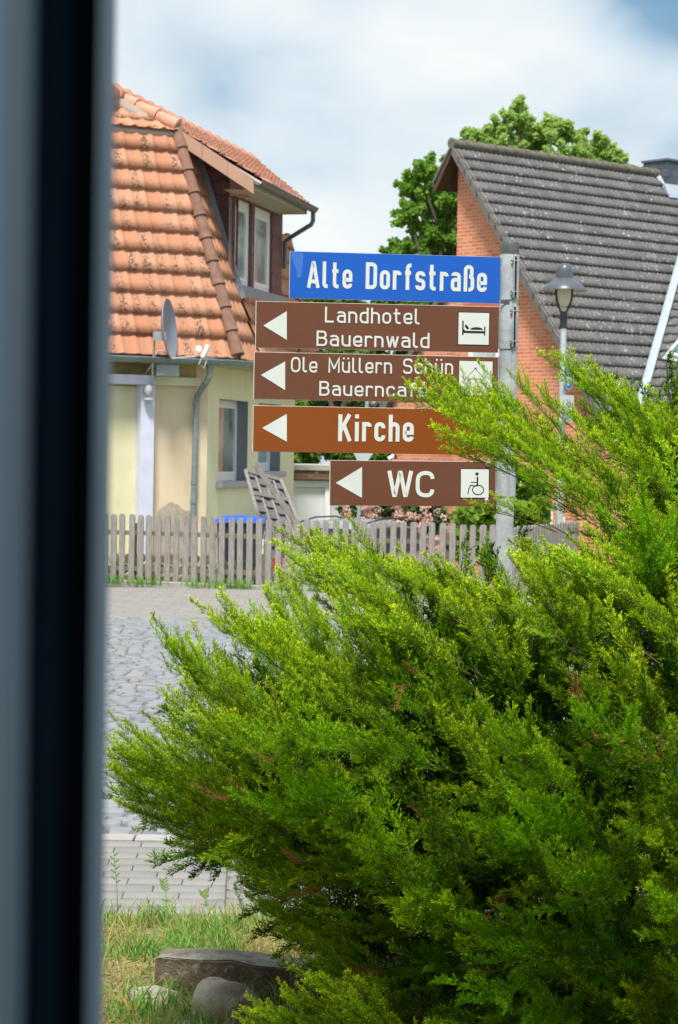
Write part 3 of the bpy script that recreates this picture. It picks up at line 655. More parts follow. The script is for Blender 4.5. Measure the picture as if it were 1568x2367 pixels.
# ================================================================== SIGNPOST
PY = 9.30
ptop = at(1181, 560, PY); pbot = at(1164, 1330, PY)
pc = np.array([at(1172, 950, PY)[0], PY, 0])
post = thing('signpost', (pc[0], pc[1], 0.0), 'grey steel signpost carrying the blue street sign and four brown direction signs', 'signpost')
ptz = at(1180, 586, PY)[2]
MB().tube([(pc[0], PY, 0), (pc[0], PY, ptz)], 0.0375, 28).build('pole', galv, post, smooth=True)
capz = at(1180, 559, PY)[2]
MB().lathe((pc[0], PY, ptz - 0.002), [(0, 0), (0.0405, 0), (0.0405, capz - ptz - 0.006), (0.038, capz - ptz - 0.001), (0, capz - ptz)], 28).build('cap', cap_grey, post, smooth=True)
def clamp(y0, y1, seam, octa=False, r=0.0415):
    z1 = at(1180, y0, PY)[2]; z0 = at(1180, y1, PY)[2]
    mb = MB()
    n = 10 if octa else 40
    ring = []
    for k in range(n + 1):
        a = rad(-68) + rad(352) * k / n if not octa else rad(-90 + 18) + rad(345) * k / n
        ring.append((math.cos(a), math.sin(a)))
    V = [(pc[0] + r * c, PY + r * s_, z) for z in (z0, z1) for c, s_ in ring] + [(pc[0] + (r - .004) * c, PY + (r - .004) * s_, z) for z in (z0, z1) for c, s_ in ring]
    m_ = n + 1; Fs = []
    for k in range(n):
        Fs += [(k, k + 1, m_ + k + 1, m_ + k), (2 * m_ + k, 3 * m_ + k, 3 * m_ + k + 1, 2 * m_ + k + 1), (k, 2 * m_ + k, 2 * m_ + k + 1, k + 1), (m_ + k, m_ + k + 1, 3 * m_ + k + 1, 3 * m_ + k)]
    Fs += [(0, m_, 3 * m_, 2 * m_), (n, 2 * m_ + n, 3 * m_ + n, m_ + n)]
    mb.mesh(V, Fs)
    cl = mb.build('clamp', galv, post, smooth=not octa)
    if seam:
        a = rad(-62); d = np.array([math.cos(a), math.sin(a), 0])
        sb = MB(); c0 = np.array([pc[0], PY, (z0 + z1) / 2]) + d * (r + 0.002)
        tdir = np.array([-d[1], d[0], 0])
        for sgn in (-1, 1): sb.obox(c0 + tdir * 0.0085 * sgn + d * 0.003, d, tdir, (0, 0, 1), 0.006, 0.0018, (z1 - z0) * 0.46)
        sb.build('clamp_flange', galv, cl)
        rb = MB(); rb.obox(c0 - d * 0.001, d, tdir, (0, 0, 1), 0.003, 0.0062, (z1 - z0) * 0.46); rb.build('clamp_gap', black, cl)
        for zz in (z0 + (z1 - z0) * 0.17, z0 + (z1 - z0) * 0.86):
            bb = MB(); q = c0 + np.array([0, 0, zz - c0[2]]) + d * 0.006
            bb.tube([q - tdir * 0.019, q + tdir * 0.019], 0.0028, 8); bb.tube([q - tdir * 0.021, q - tdir * 0.013], 0.0062, 6); bb.tube([q + tdir * 0.012, q + tdir * 0.019], 0.0062, 6)
            bb.build('bolt', steel, cl)
    return cl
clamp(590, 694, True); clamp(706, 807, True); clamp(822, 1030, False, r=0.0405); clamp(1046, 1147, False, octa=True, r=0.044)
MB().box(pc[0] - 0.0375, pc[0] + 0.0, PY - 0.041, PY - 0.036, at(1180, 704, PY)[2], at(1180, 697, PY)[2]).build('dark_band', cap_grey, post)  # dark strip on the pole between the two upper clamps
YAW = rad(6)
def plate(name, z4, mt, label, edge=0.0022):
    sp = SignPlane([Z3(*q) for q in z4], (pc[0], PY - 0.044 * 0 - 0.012, 1.95), YAW, 0.006)
    mb = MB(); mb.mesh([sp.w(x, y, z) for z in (-0.008, 0.004) for x, y in ((sp.x0, sp.y0), (sp.x1, sp.y0), (sp.x1, sp.y1), (sp.x0, sp.y1))],
                       [(0, 1, 2, 3), (7, 6, 5, 4), (0, 4, 5, 1), (1, 5, 6, 2), (2, 6, 7, 3), (3, 7, 4, 0)])
    o = lab(mb.build(name, edge_white, post), label)
    fb = MB(); e_ = edge; sp.poly(fb, [(sp.x0 + e_, sp.y0 + e_), (sp.x1 - .0004, sp.y0 + e_ * .5), (sp.x1 - .0004, sp.y1 - e_ * .8), (sp.x0 + e_, sp.y1 - e_ * .8)], 0.0042, 0.0016)
    fb.build('face_panel', mt, o)
    return sp, o
def tri(sp, o, tip, rx, y0, y1):
    mb = MB(); sp.poly(mb, [sp.loc(*Z3(*tip)), sp.loc(*Z3(rx, y1)), sp.loc(*Z3(rx, y0))], 0.0062, 0.0008); return mb.build('arrow', refl, o)
def T(sp, o, txt, b, **k):
    x0, y0 = Z3(b[0], b[1]); x1, y1 = Z3(b[2], b[3]); mb = sp.text(txt, (x0, y0, x1, y1, b[4] * 0.4226), **k); return lab(mb.build('lettering', refl, o), 'white lettering ' + txt)
ENG = dict(w=0.26, W=0.31, X=0.72, sw=0.145, gap=0.115)
MIT = dict(w=0.46, W=0.56, X=0.73, sw=0.125, gap=0.16)
sp, o = plate('street_name_plate', [(235, 97), (1386, 131), (1386, 384), (236, 355)], blue, 'blue street name plate reading Alte Dorfstraße', 0.001)
T(sp, o, 'Alte', (329, 298, 577, 304, 146), w=0.27, W=0.40, X=0.72, sw=0.145, gap=0.115)
T(sp, o, 'Dorfstraße', (650, 305, 1313, 322, 146), **ENG)
lx_ = MB(); sp.poly(lx_, [sp.loc(*Z3(a, b)) for a, b in ((243, 101), (312, 106), (300, 245), (276, 243), (272, 205), (250, 150))], 0.0062, 0.0004)
lx_.build('pale_patch', sign_mat('sign_blue_pale', (0.045, 0.16, 0.56), 0.4, 0.2), o)  # paler blue patch near the upper left corner of the plate
sp, o = plate('direction_plate', [(50, 370), (1379, 402), (1378, 653), (49, 626)], brown, 'brown hotel direction plate with a bed pictogram')
tri(sp, o, (92, 505), 220, 583, 426)
T(sp, o, 'Landhotel', (428, 488, 945, 499, 86), **MIT); T(sp, o, 'Bauernwald', (382, 616, 999, 629, 84), **MIT)
def icon(sp, o, x0, y0, x1, y1, border, s=1):
    p = [sp.loc(*Z3(a, b)) for a, b in ((x0, y1), (x1, y1), (x1, y0), (x0, y0))]
    ix0 = (p[0][0] + p[3][0]) / 2; ix1 = (p[1][0] + p[2][0]) / 2; iy0 = (p[0][1] + p[1][1]) / 2; iy1 = (p[2][1] + p[3][1]) / 2
    if border:
        mb = MB(); sp.poly(mb, [(ix0, iy0), (ix1, iy0), (ix1, iy1), (ix0, iy1)], 0.0062, 0.0005); mb.build('pictogram_border', black, o); b_ = 0.0034
    else: b_ = 0
    mb = MB(); sp.poly(mb, [(ix0 + b_, iy0 + b_), (ix1 - b_, iy0 + b_), (ix1 - b_, iy1 - b_), (ix0 + b_, iy1 - b_)], 0.0069, 0.0005); mb.build('pictogram_field', refl, o)
    f = lambda u, v: (ix0 + (ix1 - ix0) * u, iy1 - (iy1 - iy0) * v)
    return f
def ell(cx_, cy_, rx, ry, an=0, n=20, a0=0, a1=360): 
    return [(cx_ + rx * math.cos(rad(a0 + (a1 - a0) * k / n)) * math.cos(an) - ry * math.sin(rad(a0 + (a1 - a0) * k / n)) * math.sin(an), cy_ + rx * math.cos(rad(a0 + (a1 - a0) * k / n)) * math.sin(an) + ry * math.sin(rad(a0 + (a1 - a0) * k / n)) * math.cos(an)) for k in range(n + (a1 - a0 != 360))]
f = icon(sp, o, 1154, 431, 1329, 613, True)
pm = MB(); zz = 0.0076; u_ = lambda x, y: f((x - 145) / 600, (y - 235) / 625)
for k, pl in enumerate(([(228, 400), (255, 400), (255, 560), (285, 588), (640, 590), (640, 505), (663, 505), (663, 672), (640, 672), (640, 632), (255, 632), (255, 670), (228, 670)],)):
    # outline cut into convex pieces
    for i, q in enumerate((((228, 400), (255, 400), (255, 670), (228, 670)), ((255, 560), (290, 590), (255, 590)), ((255.2, 590), (639.8, 590), (639.8, 632), (255.2, 632)), ((640, 505), (663, 505), (663, 672), (640, 672)))):
        sp.poly(pm, [u_(*a) for a in q], zz, 0.0004)
sp.poly(pm, [u_(*a) for a in ell(315, 520, 52, 24, rad(48))], zz, 0.0004)
sp.poly(pm, [u_(*a) for a in ell(498, 566, 120, 48, 0, 16, 180, 360)], zz, 0.0004)
pm.build('pictogram', black, o)
sp, o = plate('direction_plate', [(40, 648), (1376, 676), (1372, 932), (39, 906)], brown, 'brown farm café direction plate with a hut pictogram')
tri(sp, o, (78, 775), 211, 858, 701)
T(sp, o, 'Ole Müllern Schün', (242, 760, 1128, 772, 84), **MIT); T(sp, o, 'Bauerncafé', (397, 888, 986, 897, 80), **MIT)
f = icon(sp, o, 1162, 700, 1343, 885, False)
u_ = lambda x, y: f((x - 165) / 630, (y - 1160) / 640)
pm = MB(); st = [([(472, 1300), (215, 1560)], False), ([(472, 1300), (740, 1585)], False), ([(450, 1280), (495, 1310)], False), ([(495, 1280), (450, 1310)], False),
      ([(320, 1495), (545, 1495), (605, 1555), (605, 1665), (570, 1668)], False), ([(472, 1500), (472, 1650)], False), ([(322, 1560), (350, 1520), (400, 1500)], False), ([(610, 1580), (675, 1580)], False), ([(655, 1585), (635, 1640)], False), ([(680, 1600), (685, 1650), (660, 1680)], False), ([(320, 1665), (320, 1560)], False)]
sp.strokes(pm, st, lambda x, y: u_(x, y), 8, 0.0077)
sp.poly(pm, [u_(*a) for a in ell(632, 1252, 17, 15)], 0.0076, 0.0004)
pm.build('pictogram', black, o)
sp, o = plate('direction_plate', [(35, 940), (1366, 966), (1364, 1214), (33, 1194)], orange, 'orange-brown direction plate reading Kirche')
tri(sp, o, (85, 1065), 220, 1140, 988)
T(sp, o, 'Kirche', (500, 1137, 913, 1140, 147), w=0.27, W=0.36, X=0.72, sw=0.15, gap=0.125)
sp, o = plate('direction_plate', [(455, 1240), (1361, 1249), (1360, 1494), (454, 1489)], brown, 'short brown direction plate reading WC')
tri(sp, o, (488, 1365), 631, 1447, 1278)
T(sp, o, 'WC', (768, 1442, 1026, 1444, 144), w=0.4, W=0.56, X=0.73, sw=0.15, gap=0.10)
f = icon(sp, o, 1167, 1286, 1328, 1450, True)
u_ = lambda x, y: f((x - 1057) / 165, (y - 105) / 170)
pm = MB(); sp.poly(pm, [u_(*a) for a in ell(1151, 136, 9, 9)], 0.0076, 0.0004)
sp.strokes(pm, [([(1154, 152), (1153, 205)], False)], lambda x, y: u_(x, y), 9, 0.0078)
sp.strokes(pm, [([(1155, 184), (1116, 183)], False), ([(1155, 204), (1115, 201), (1106, 222), (1101, 250)], False), (ell(1158, 226, 31, 27, 0, 28), True)], lambda x, y: u_(x, y), 5, 0.0079)
pm.build('pictogram', black, o)
for q in ((1320, 1263), (1312, 1463)):
    l = sp.loc(*Z3(*q)); MB().lathe(sp.w(l[0], l[1], 0.006), [(0.0125, 0), (0.0125, .003), (0.0105, .0075), (0.006, .0105), (0, 0.0115)], 16, axis=sp.Nn, xa=(0, 0, 1)).build('bolt', steel, o, smooth=True)

# ================================================================== STREET LAMP with path sign
LY = 33.0
lp = at(1304, 700, LY); lx = lp[0]
lamp = thing('street_lamp', (lx, LY, 0), 'street lamp with dark bell hood and glass globe, path sign on its pole', 'street lamp')
zz = lambda y: at(1304, y, LY)[2]
k_ = LY / F
MB().lathe((lx, LY, zz(755)), [(0, -0.02)] + [(0.055, -0.02), (0.058, zz(722) - zz(755)), (0.05, zz(720) - zz(755)), (0, zz(719) - zz(755))], 16).build('collar', mat('dark_lamp_paint', (0.028, 0.033, 0.042), 0.45, 0.15), lamp, smooth=True)
dark = MATS['dark_lamp_paint']
MB().tube([(lx, LY, -0.3), (lx, LY, zz(950)), (lx, LY, zz(760))], [0.058, 0.052, 0.048], 16).build('pole', galv, lamp, smooth=True)
h0 = zz(672)
MB().lathe((lx, LY, h0), [(0.33, 0.0), (0.345, 0.0), (0.335, 0.035), (0.24, 0.115), (0.155, 0.165), (0.132, 0.185), (0.128, 0.30), (0.115, 0.36), (0.075, 0.405), (0.0, 0.42)], 32).build('hood', mat('lamp_hood_paint', (0.075, 0.088, 0.112), 0.35, 0.15, 6), lamp, smooth=True)
MB().lathe((lx, LY, h0), [(0.335, 0.003), (0.24, 0.095), (0.11, 0.15), (0, 0.155)], 32).build('reflector', mat('cream_reflector', (0.62, 0.60, 0.48), 0.5, 0.05), lamp, smooth=True)
MB().lathe((lx, LY, zz(722)), [(0, 0.08), (0.06, 0.09), (0.095, 0.17), (0.108, 0.27), (0.105, 0.38), (0.095, 0.44), (0, 0.44)], 24).build('globe', mat('frosted_globe', (0.60, 0.58, 0.42), 0.25, 0.06), lamp, smooth=True)
for sg in (-1, 1):
    MB().tube([(lx + sg * .035, LY, zz(724)), (lx + sg * .07, LY, zz(712)), (lx + sg * .115, LY, zz(692)), (lx + sg * .125, LY, zz(668)), (lx + sg * .12, LY, zz(655))], 0.017, 8).build('bracket', dark, lamp, smooth=True)
yw = rad(62); U_ = np.array([math.cos(yw), -math.sin(yw) * -1, 0]); Nn_ = np.array([math.sin(yw), -math.cos(yw), 0])
U_ = np.array([math.cos(yw), math.sin(yw), 0])
bc = at(1315, 869.5, LY); bc = np.array([bc[0], LY, bc[2]])
def disc(name, r, z, mt, th=0.004):
    return MB().lathe(bc + Nn_ * z, [(0, 0), (r, 0), (r, th), (0, th)], 36, axis=Nn_, xa=(0, 0, 1)).build(name, mt, lamp)
rs = disc('round_sign', 0.21, 0.0, refl); lab(rs, 'round blue footpath sign'); 
def sub(o, par): o.parent = par; return o
MB().lathe(bc + Nn_ * 0.0045, [(0, 0), (0.198, 0), (0.198, .001), (0, .001)], 36, axis=Nn_, xa=(0, 0, 1)).build('sign_field', sign_mat('path_sign_blue', (0.006, 0.16, 0.52), 0.4, 0.05), rs)
def onsign(mb, c, pts, z): mb.face([c + U_ * a + np.array([0, 0, b]) + Nn_ * z for a, b in pts])
pg = MB()
for (ox, s_) in ((-0.035, 1.0), (0.075, 0.68)):
    onsign(pg, bc, [(ox + a * s_, b * s_ - .03) for a, b in ell(0, 0.115, 0.028, 0.028, 0, 14)], 0.0065)
    onsign(pg, bc, [(ox + a * s_, b * s_ - .03) for a, b in ((-0.05, .08), (.05, .08), (.065, -.02), (.04, -.02), (.045, -.11), (-.045, -.11), (-.04, -.02), (-.065, -.02))], 0.0068)
pg.build('pictogram', refl, rs)
pc2 = at(1314.5, 944, LY); pc2 = np.array([pc2[0], LY, pc2[2]])
pp = MB(); pp.obox(pc2, U_, Nn_, (0, 0, 1), 0.21, 0.002, 0.20); pl = lab(pp.build('supplement_plate', refl, lamp), 'white plate with a bicycle and the word frei')
class SP2: pass
bk = MB()
def st2(path, wd, cl=False, z=0.004):
    V, Fs = ribbon(path, wd, cl); bk.mesh([pc2 + U_ * a + np.array([0, 0, b]) + Nn_ * z for a, b in V], Fs)
st2(ell(-.095, .01, .058, .058, 0, 20), .008, True); st2(ell(.095, .01, .058, .058, 0, 20), .008, True, 0.0044)
st2([(-.095, .01), (-.045, .095), (.06, .095), (0, .01), (-.095, .01)], .008, False, 0.0048); st2([(-.06, .12), (-.045, .095), (0, .01)], .008, False, 0.0052); st2([(.045, .125), (.06, .095), (.095, .01)], .008, False, 0.0056); st2([(.02, .125), (.045, .125)], .008, False, .006); st2([(-.085, .122), (-.04, .122)], .010, False, .0064)
ts, tw_ = text_strokes('frei', 0.46, .56, .73, .14, .18)
for i, (p, cl) in enumerate(ts): V, Fs = ribbon(p, .14, cl); bk.mesh([pc2 + U_ * ((a - tw_ / 2) * .075) + np.array([0, 0, b * .075 - .15]) + Nn_ * (0.004 + .0003 * i) for a, b in V], Fs)
bk.build('pictogram', black, pl)

# ================================================================== YIELD SIGN seen from behind
YY = 33.6
a0 = at(826.5, 1235, YY); a1 = at(849.5, 925, YY); dd = (a1 - a0) / np.linalg.norm(a1 - a0)
base_ = a0 - dd * (a0[2] + 0.4) / dd[2]
yl = thing('road_sign', tuple(base_), 'grey back of a triangular road sign on a leaning thin pole behind the fence', 'road sign')
MB().tube([base_, a1], 0.032, 12).build('pole', mat('pole_grey', (0.33, 0.37, 0.39), 0.5, 0.1, metal=.3), yl, smooth=True)
c_ = at(836.5, 1086, YY); sx = np.array([1, 0, 0]) - dd * dd[0]; sx /= np.linalg.norm(sx); ny = np.cross(sx, dd)
s_ = 0.90; tp = MB(); Tt = [c_ + ny * .05 + np.array(q[0] * sx + q[1] * dd) for q in ((0, 0), (s_ / 2, s_ * .866), (-s_ / 2, s_ * .866))]
off = ny * 0.012 if ny[1] > 0 else -ny * 0.012
tp.mesh(Tt + [p + off for p in Tt], [(0, 1, 2), (5, 4, 3), (0, 3, 4, 1), (1, 4, 5, 2), (2, 5, 3, 0)]); tp.build('triangle_plate', mat('sign_back_grey', (0.42, 0.48, 0.50), 0.5, 0.06), yl)

# ================================================================== PICKET FENCE
fA = np.array([*at(245, 1350, 31.7)[:2]]); fB = np.array([*at(1172, 1388, 29.6)[:2]])
fd = (fB - fA) / np.linalg.norm(fB - fA); fn = np.array([fd[1], -fd[0]])
def fence(A, d, n, sp_, label, seed, hgt=0.95, kb=True):
    rr = random.Random(seed); r = thing('picket_fence', (A[0], A[1], 0), label, 'fence', 'picket fence runs along the far pavement'); Ln = n * sp_
    nv = np.array([d[1], -d[0]])
    if nv[1] > 0: nv = -nv
    for i in range(n):
        p = A + d * (i * sp_ + rr.uniform(-.006, .006)); mb = MB(); w_ = 0.0435 + rr.uniform(-.002, .003); th = 0.011; hh = hgt + rr.uniform(-.012, .012); lean = rr.uniform(-.010, .010)
        prof = [(-w_, 0), (w_, 0), (w_, hh - .035)] + [(w_ * math.cos(rad(a)), hh - .035 + .035 * math.sin(rad(a))) for a in (20, 40, 60, 80, 100, 120, 140, 160)] + [(-w_, hh - .035)]
        V = []; k = len(prof)
        for s_ in (th, -th):
            for (a, b) in prof: q = p + d * (a + lean * b / hh) + nv * s_; V.append((q[0], q[1], 0.075 + b))
        mb.mesh(V, [tuple(range(k)), tuple(range(2 * k - 1, k - 1, -1))] + [(j, k + j, k + (j + 1) % k, (j + 1) % k) for j in range(k)])
        mb.build('picket', oldwood, r)
    for z in (0.24, 0.76):
        mb = MB(); q = -nv * 0.035; a = A + q - d * .06; b = A + q + d * (Ln - .06); mb.beam((a[0], a[1], z), (b[0], b[1], z), 0.04, 0.065); mb.build('rail', mosswood, r)
    j = 0.9
    while j < Ln:
        q = A + d * j - nv * 0.10; MB().box(q[0] - .04, q[0] + .04, q[1] - .04, q[1] + .04, -0.3, 0.9).build('post', mosswood, r); j += 2.4
    if kb:
        mb = MB(); a = A - d * .3 + nv * .01; b = A + d * (Ln + .1) + nv * .01; mb.beam((a[0], a[1], 0.015), (b[0], b[1], 0.015), 0.09, 0.11); mb.build('concrete_edging', concrete, r, bevel=0.01)
    return r
fence(fA - fd * 2.9, fd, 63, 0.1437, 'grey weathered picket fence with round tops along the far pavement', 1)
fC = fA - fd * 2.9 + fd * 63 * 0.1437
fence(fC + np.array([.03, .05]), np.array([0.36, 0.933]), 24, 0.1437, 'second run of weathered picket fence turning away behind the signpost', 2, 0.93, False)

# ================================================================== LEFT HOUSE (yellow walls, orange tiles, dormer)
def n2(d): return np.array([d[1], -d[0]])
S = np.array([math.sin(rad(13)), math.cos(rad(13))]); SN = n2(S)               # side wall runs away, outward normal right
T2 = np.array([math.sin(rad(61)), math.cos(rad(61))]); TN = n2(T2)             # front wall, outward normal towards the camera
C0 = at(477, 1000, 36.0); C2 = C0[:2]
def P3(k, o, z): q = C2 + S * k + SN * o; return np.array([q[0], q[1], z])      # along side wall, out from it, height
def F3(k, o, z): q = C2 + T2 * k + TN * o; return np.array([q[0], q[1], z])     # along front wall (negative = to the left)
house = thing('yellow_house', (C2[0] - 2, C2[1] + 2, -0.6), 'yellow rendered house with orange clay tile roof and wine-red dormer', 'house')
det = np.linalg.solve(np.array([SN, TN]), np.array([0.5, 0.35])); Ee = C2 + det
zE = hit(545, 831, (*Ee, 0), (*SN, 0))[2]; E3 = np.array([Ee[0], Ee[1], zE])
YB = Ee[1] + 2.0; B3 = at(401, 303, YB)
# planes
def plane3(a, b, c): n = np.cross(np.array(b) - a, np.array(c) - a); n /= np.linalg.norm(n); return np.array(a), n
Gf = hit(588, 424, P3(0, .62, 0), (*SN, 0)); Ge = hit(713, 470, P3(0, .62, 0), (*SN, 0)); zG = (Gf[2] + Ge[2]) / 2; Gf[2] = zG; Ge[2] = zG
OR_ = -1.83
Rf = hit(300, 226, P3(0, OR_, 0), (*SN, 0)); Re = hit(592, 380, P3(0, OR_, 0), (*SN, 0)); zR = Re[2]
kRf = (Rf[:2] - C2) @ S; Rl = P3(kRf - 4.5, OR_, zR); Re[2] = zR
pd, nd = plane3(Gf, Ge, P3(0, OR_, zR))
Bp = hit(405, 300, pd, nd)                               # where the upper hip meets the dormer roof
B3 = Bp.copy()
print('E', E3, 'B', B3, 'zG', zG, 'zR', zR, 'Gf', Gf, 'Ge', Ge, 'Re', Re)
Tl = np.array([*T2, 0]); El = E3 - Tl * 6.0; Bl = B3 - Tl * 6.0
# steep front slope (the lower mansard part)
tiled('front_roof', [El, E3, B3, Bl], Tl, tile_red, house, gauge=0.375, tw=0.262, amp=0.028, lip=0.068)
# side steep slope
kE = (Ee - C2) @ S; k1 = 5.95
def steep_off(z): return 0.5 + (z - zE) * ((((B3[:2] - C2) @ SN) - 0.5) / (B3[2] - zE))
E4 = P3(k1 + .15, 0.5, zE); kB = (B3[:2] - C2) @ S
FO = 0.08; zF = zE + (FO - 0.5) / (steep_off(zE + 1) - 0.5)
Bs = P3(kB, steep_off(B3[2]), B3[2])
KC = 1.48; KD = 4.50
# three pieces around the dormer: before it, below it, after it
kh = lambda z: kE + (kB - kE) * (z - zE) / (B3[2] - zE)
ztop = B3[2]
Ql = lambda k, z: P3(k, steep_off(z), z)
tiled('side_roof', [E3, P3(KC, 0.5, zE), Ql(KC, ztop - .3), Ql(kh(ztop), ztop)], (*S, 0), tile_red, house, 0.375, 0.262, 0.032, 0.045, seed=2)
tiled('side_roof', [P3(KC, .5, zE), P3(KD, .5, zE), Ql(KD, zF), Ql(KC, zF)], (*S, 0), tile_red, house, 0.375, 0.262, 0.032, 0.045, seed=3)
farT = hit(636, 536, P3(0, steep_off(zG - .7), 0), (*SN, 0))
tiled('side_roof', [P3(KD, .5, zE), P3(5.95, .5, zE), Ql(6.08, 4.9), Ql(KD, 4.9)], (*S, 0), tile_red, house, 0.375, 0.262, 0.032, 0.045, seed=4)
tiled('side_roof', [Ql(KD, 4.9), Ql(6.08, 4.9), Ql(6.80, 6.2), Ql(KD, 6.2)], (*S, 0), tile_red, house, 0.375, 0.262, 0.032, 0.045, seed=7)
rm = MB(); ridge_tiles(rm, Ql(5.97, zE + .05), Ql(6.08, 4.9), .09, .38); ridge_tiles(rm, Ql(6.08, 4.9), Ql(6.80, 6.2), .09, .38); rm.build('verge_tiles', mat('old_ridge_tile', (0.21, 0.115, 0.082), 0.85, 0.25, 6, 0.3), house, smooth=True)
rm = MB(); ridge_tiles(rm, E3 + np.array([0.02, -.02, .05]), B3 + np.array([0, 0, .03]), 0.115, 0.40); rm.build('hip_tiles', mat('old_ridge_tile', (0.21, 0.115, 0.082), 0.85, 0.25, 6, 0.3), house, smooth=True)
# upper hip and upper front slope
up_n = np.array([*(TN * math.sin(rad(36))), math.cos(rad(36))])
H2 = hit(262, 228, B3, up_n); print('H2', H2, H2 - B3)
Hd = (H2 - B3) / np.linalg.norm(H2 - B3); H3 = H2 + Hd * .35; kH2 = (H2[:2] - C2) @ S
tiled('upper_front_roof', [Bl + np.array([*TN, 0]) * .12 + np.array([0, 0, -.06]), B3 + np.array([*TN, 0]) * .12 + np.array([0, 0, -.06]), H3, H3 - Tl * 5], Tl, tile_red, house, 0.33, 0.262, 0.03, 0.04, seed=5)
rm = MB(); ridge_tiles(rm, B3 + np.array([.05, -.05, .04]), H3 + np.array([0, 0, .04]), 0.12, 0.40); rm.build('hip_tiles', mat('ridge_tile', (0.55, 0.28, 0.19), 0.85, 0.12, 6, 0.2), house, smooth=True)
# dormer roof
hk = (H3[:2] - C2) @ S
Rstart = P3(min(hk, kRf), OR_, zR)
tiled('dormer_roof', [Gf, Ge, Re, P3(kH2 - .3, OR_, zR), P3(kH2 - .35, -1.95, zR - .08), B3], (*S, 0), tile_dorm, house, 0.30, 0.25, 0.03, 0.035, seed=6)
rm = MB(); ridge_tiles(rm, P3(kH2 - .9, OR_, zR + .0), Re + np.array([0, 0, .02]), 0.115, 0.62, flare=1.22); rm.build('ridge_tiles', MATS['ridge_tile'], house, smooth=True)
fq = MB(); fq.mesh([B3 + np.array([0, 0, .03]), H3 + np.array([0, 0, .02]), P3(kH2 - .5, OR_, zR + .03), P3(kH2 + .5, OR_, zR + .03)], [(0, 1, 2, 3)]); fq.build('hip_filler', MATS['ridge_tile'], house)
# hidden back slope so that the ridge carries a roof
bk2 = MB(); bk2.face([P3(kRf - 3, OR_ - .02, zR - .05), P3((Re[:2] - C2) @ S, OR_ - .02, zR - .05), P3((Re[:2] - C2) @ S, OR_ - 4, zR - 3.2), P3(kRf - 3, OR_ - 4, zR - 3.2)]); bk2.build('back_roof', MATS['clay_tile_dormer'], house)
# front verge board of the dormer
vb = MB(); a = Gf + np.array([0, 0, .02]); b = B3 + (B3 - Gf) * -0.02 + np.array([0, 0, .06])
ka = -np.array([*S, 0]) * 0.03
for (t0, t1) in ((0, .33), (.335, .66), (.665, .98)):
    p = a + (b - a) * t0; q = a + (b - a) * t1
    hgt = np.array([0, 0, -.25])
    V = [p + ka, q + ka, q + ka + hgt, p + ka + hgt]; V2 = [v - ka * 1.4 for v in V]
    vb.mesh(V + V2, [(0, 1, 2, 3), (7, 6, 5, 4), (0, 4, 5, 1), (1, 5, 6, 2), (2, 6, 7, 3), (3, 7, 4, 0)])
vb.build('verge_board', fasc, house)
# dormer cheek, face wall, windows
def dz(o): return zG + (0.62 - o) * (zR - zG) / (0.62 - OR_)
dorm = MB()
def uvf(p, d): return (float(p[:2] @ d), float(p[2]))
ck = [P3(KC, FO, zF - .05), P3(KC, FO, dz(FO) - .14)]
zc = dz(steep_off(ztop)) - .14
ck += [P3(KC, steep_off(ztop) + .05, zc), P3(KC, steep_off(ztop - .5) + .02, ztop - .5)]
dorm.face(ck, [uvf(p, -SN) for p in ck])
def slate_mat(name, c1, c2, w_, h_):
    M = bpy.data.materials.new(name); M.use_nodes = True; MATS[name] = M
    t = M.node_tree; L = t.links; b = t.nodes['Principled BSDF']; b.inputs['Roughness'].default_value = .6
    uv = nn(t, 'ShaderNodeUVMap'); sp = nn(t, 'ShaderNodeSeparateXYZ'); L.new(uv.outputs[0], sp.inputs[0])
    v = mathn(t, 'DIVIDE', sp.outputs[1], h_); rowf = mathn(t, 'FLOOR', v)
    u = mathn(t, 'DIVIDE', sp.outputs[0], w_)
    # curved course edge
    def course(vv):
        r0_ = mathn(t, 'FLOOR', vv); uu = mathn(t, 'ADD', u, mathn(t, 'MULTIPLY', mathn(t, 'MODULO', r0_, 2.0), 0.5)); return r0_, uu
    r0_, uu = course(v); fu = mathn(t, 'FRACT', uu)
    arc = mathn(t, 'MULTIPLY', mathn(t, 'ABSOLUTE', mathn(t, 'SUBTRACT', fu, 0.45)), 0.55)
    v2 = mathn(t, 'SUBTRACT', v, arc); r1, u1 = course(v2); f2 = mathn(t, 'FRACT', v2)
    edge = mathn(t, 'LESS_THAN', f2, 0.10)
    fe = mathn(t, 'FRACT', mathn(t, 'ADD', u, mathn(t, 'MULTIPLY', mathn(t, 'MODULO', r1, 2.0), 0.5)))
    joint = mathn(t, 'GREATER_THAN', mathn(t, 'ABSOLUTE', mathn(t, 'SUBTRACT', fe, 0.5)), 0.475)
    cb = nn(t, 'ShaderNodeCombineXYZ'); L.new(r1, cb.inputs[0]); L.new(mathn(t, 'FLOOR', u1), cb.inputs[1])
    wn = nn(t, 'ShaderNodeTexWhiteNoise'); wn.noise_dimensions = '2D'; L.new(cb.outputs[0], wn.inputs['Vector'])
    col = mixc(t, wn.outputs['Value'], c1, c2); ln = mathn(t, 'MAXIMUM', edge, mathn(t, 'MULTIPLY', joint, 0.7))
    col = mixc(t, mathn(t, 'MULTIPLY', ln, .85), col, tuple(x * .25 for x in c1)); L.new(col, b.inputs['Base Color'])
    bp = nn(t, 'ShaderNodeBump'); bp.inputs['Strength'].default_value = .5; bp.inputs['Distance'].default_value = .01; L.new(f2, bp.inputs['Height']); L.new(bp.outputs[0], b.inputs['Normal'])
    return M
sl_red = slate_mat('wine_red_shingles', (0.135, 0.050, 0.050), (0.185, 0.070, 0.068), 0.30, 0.235)
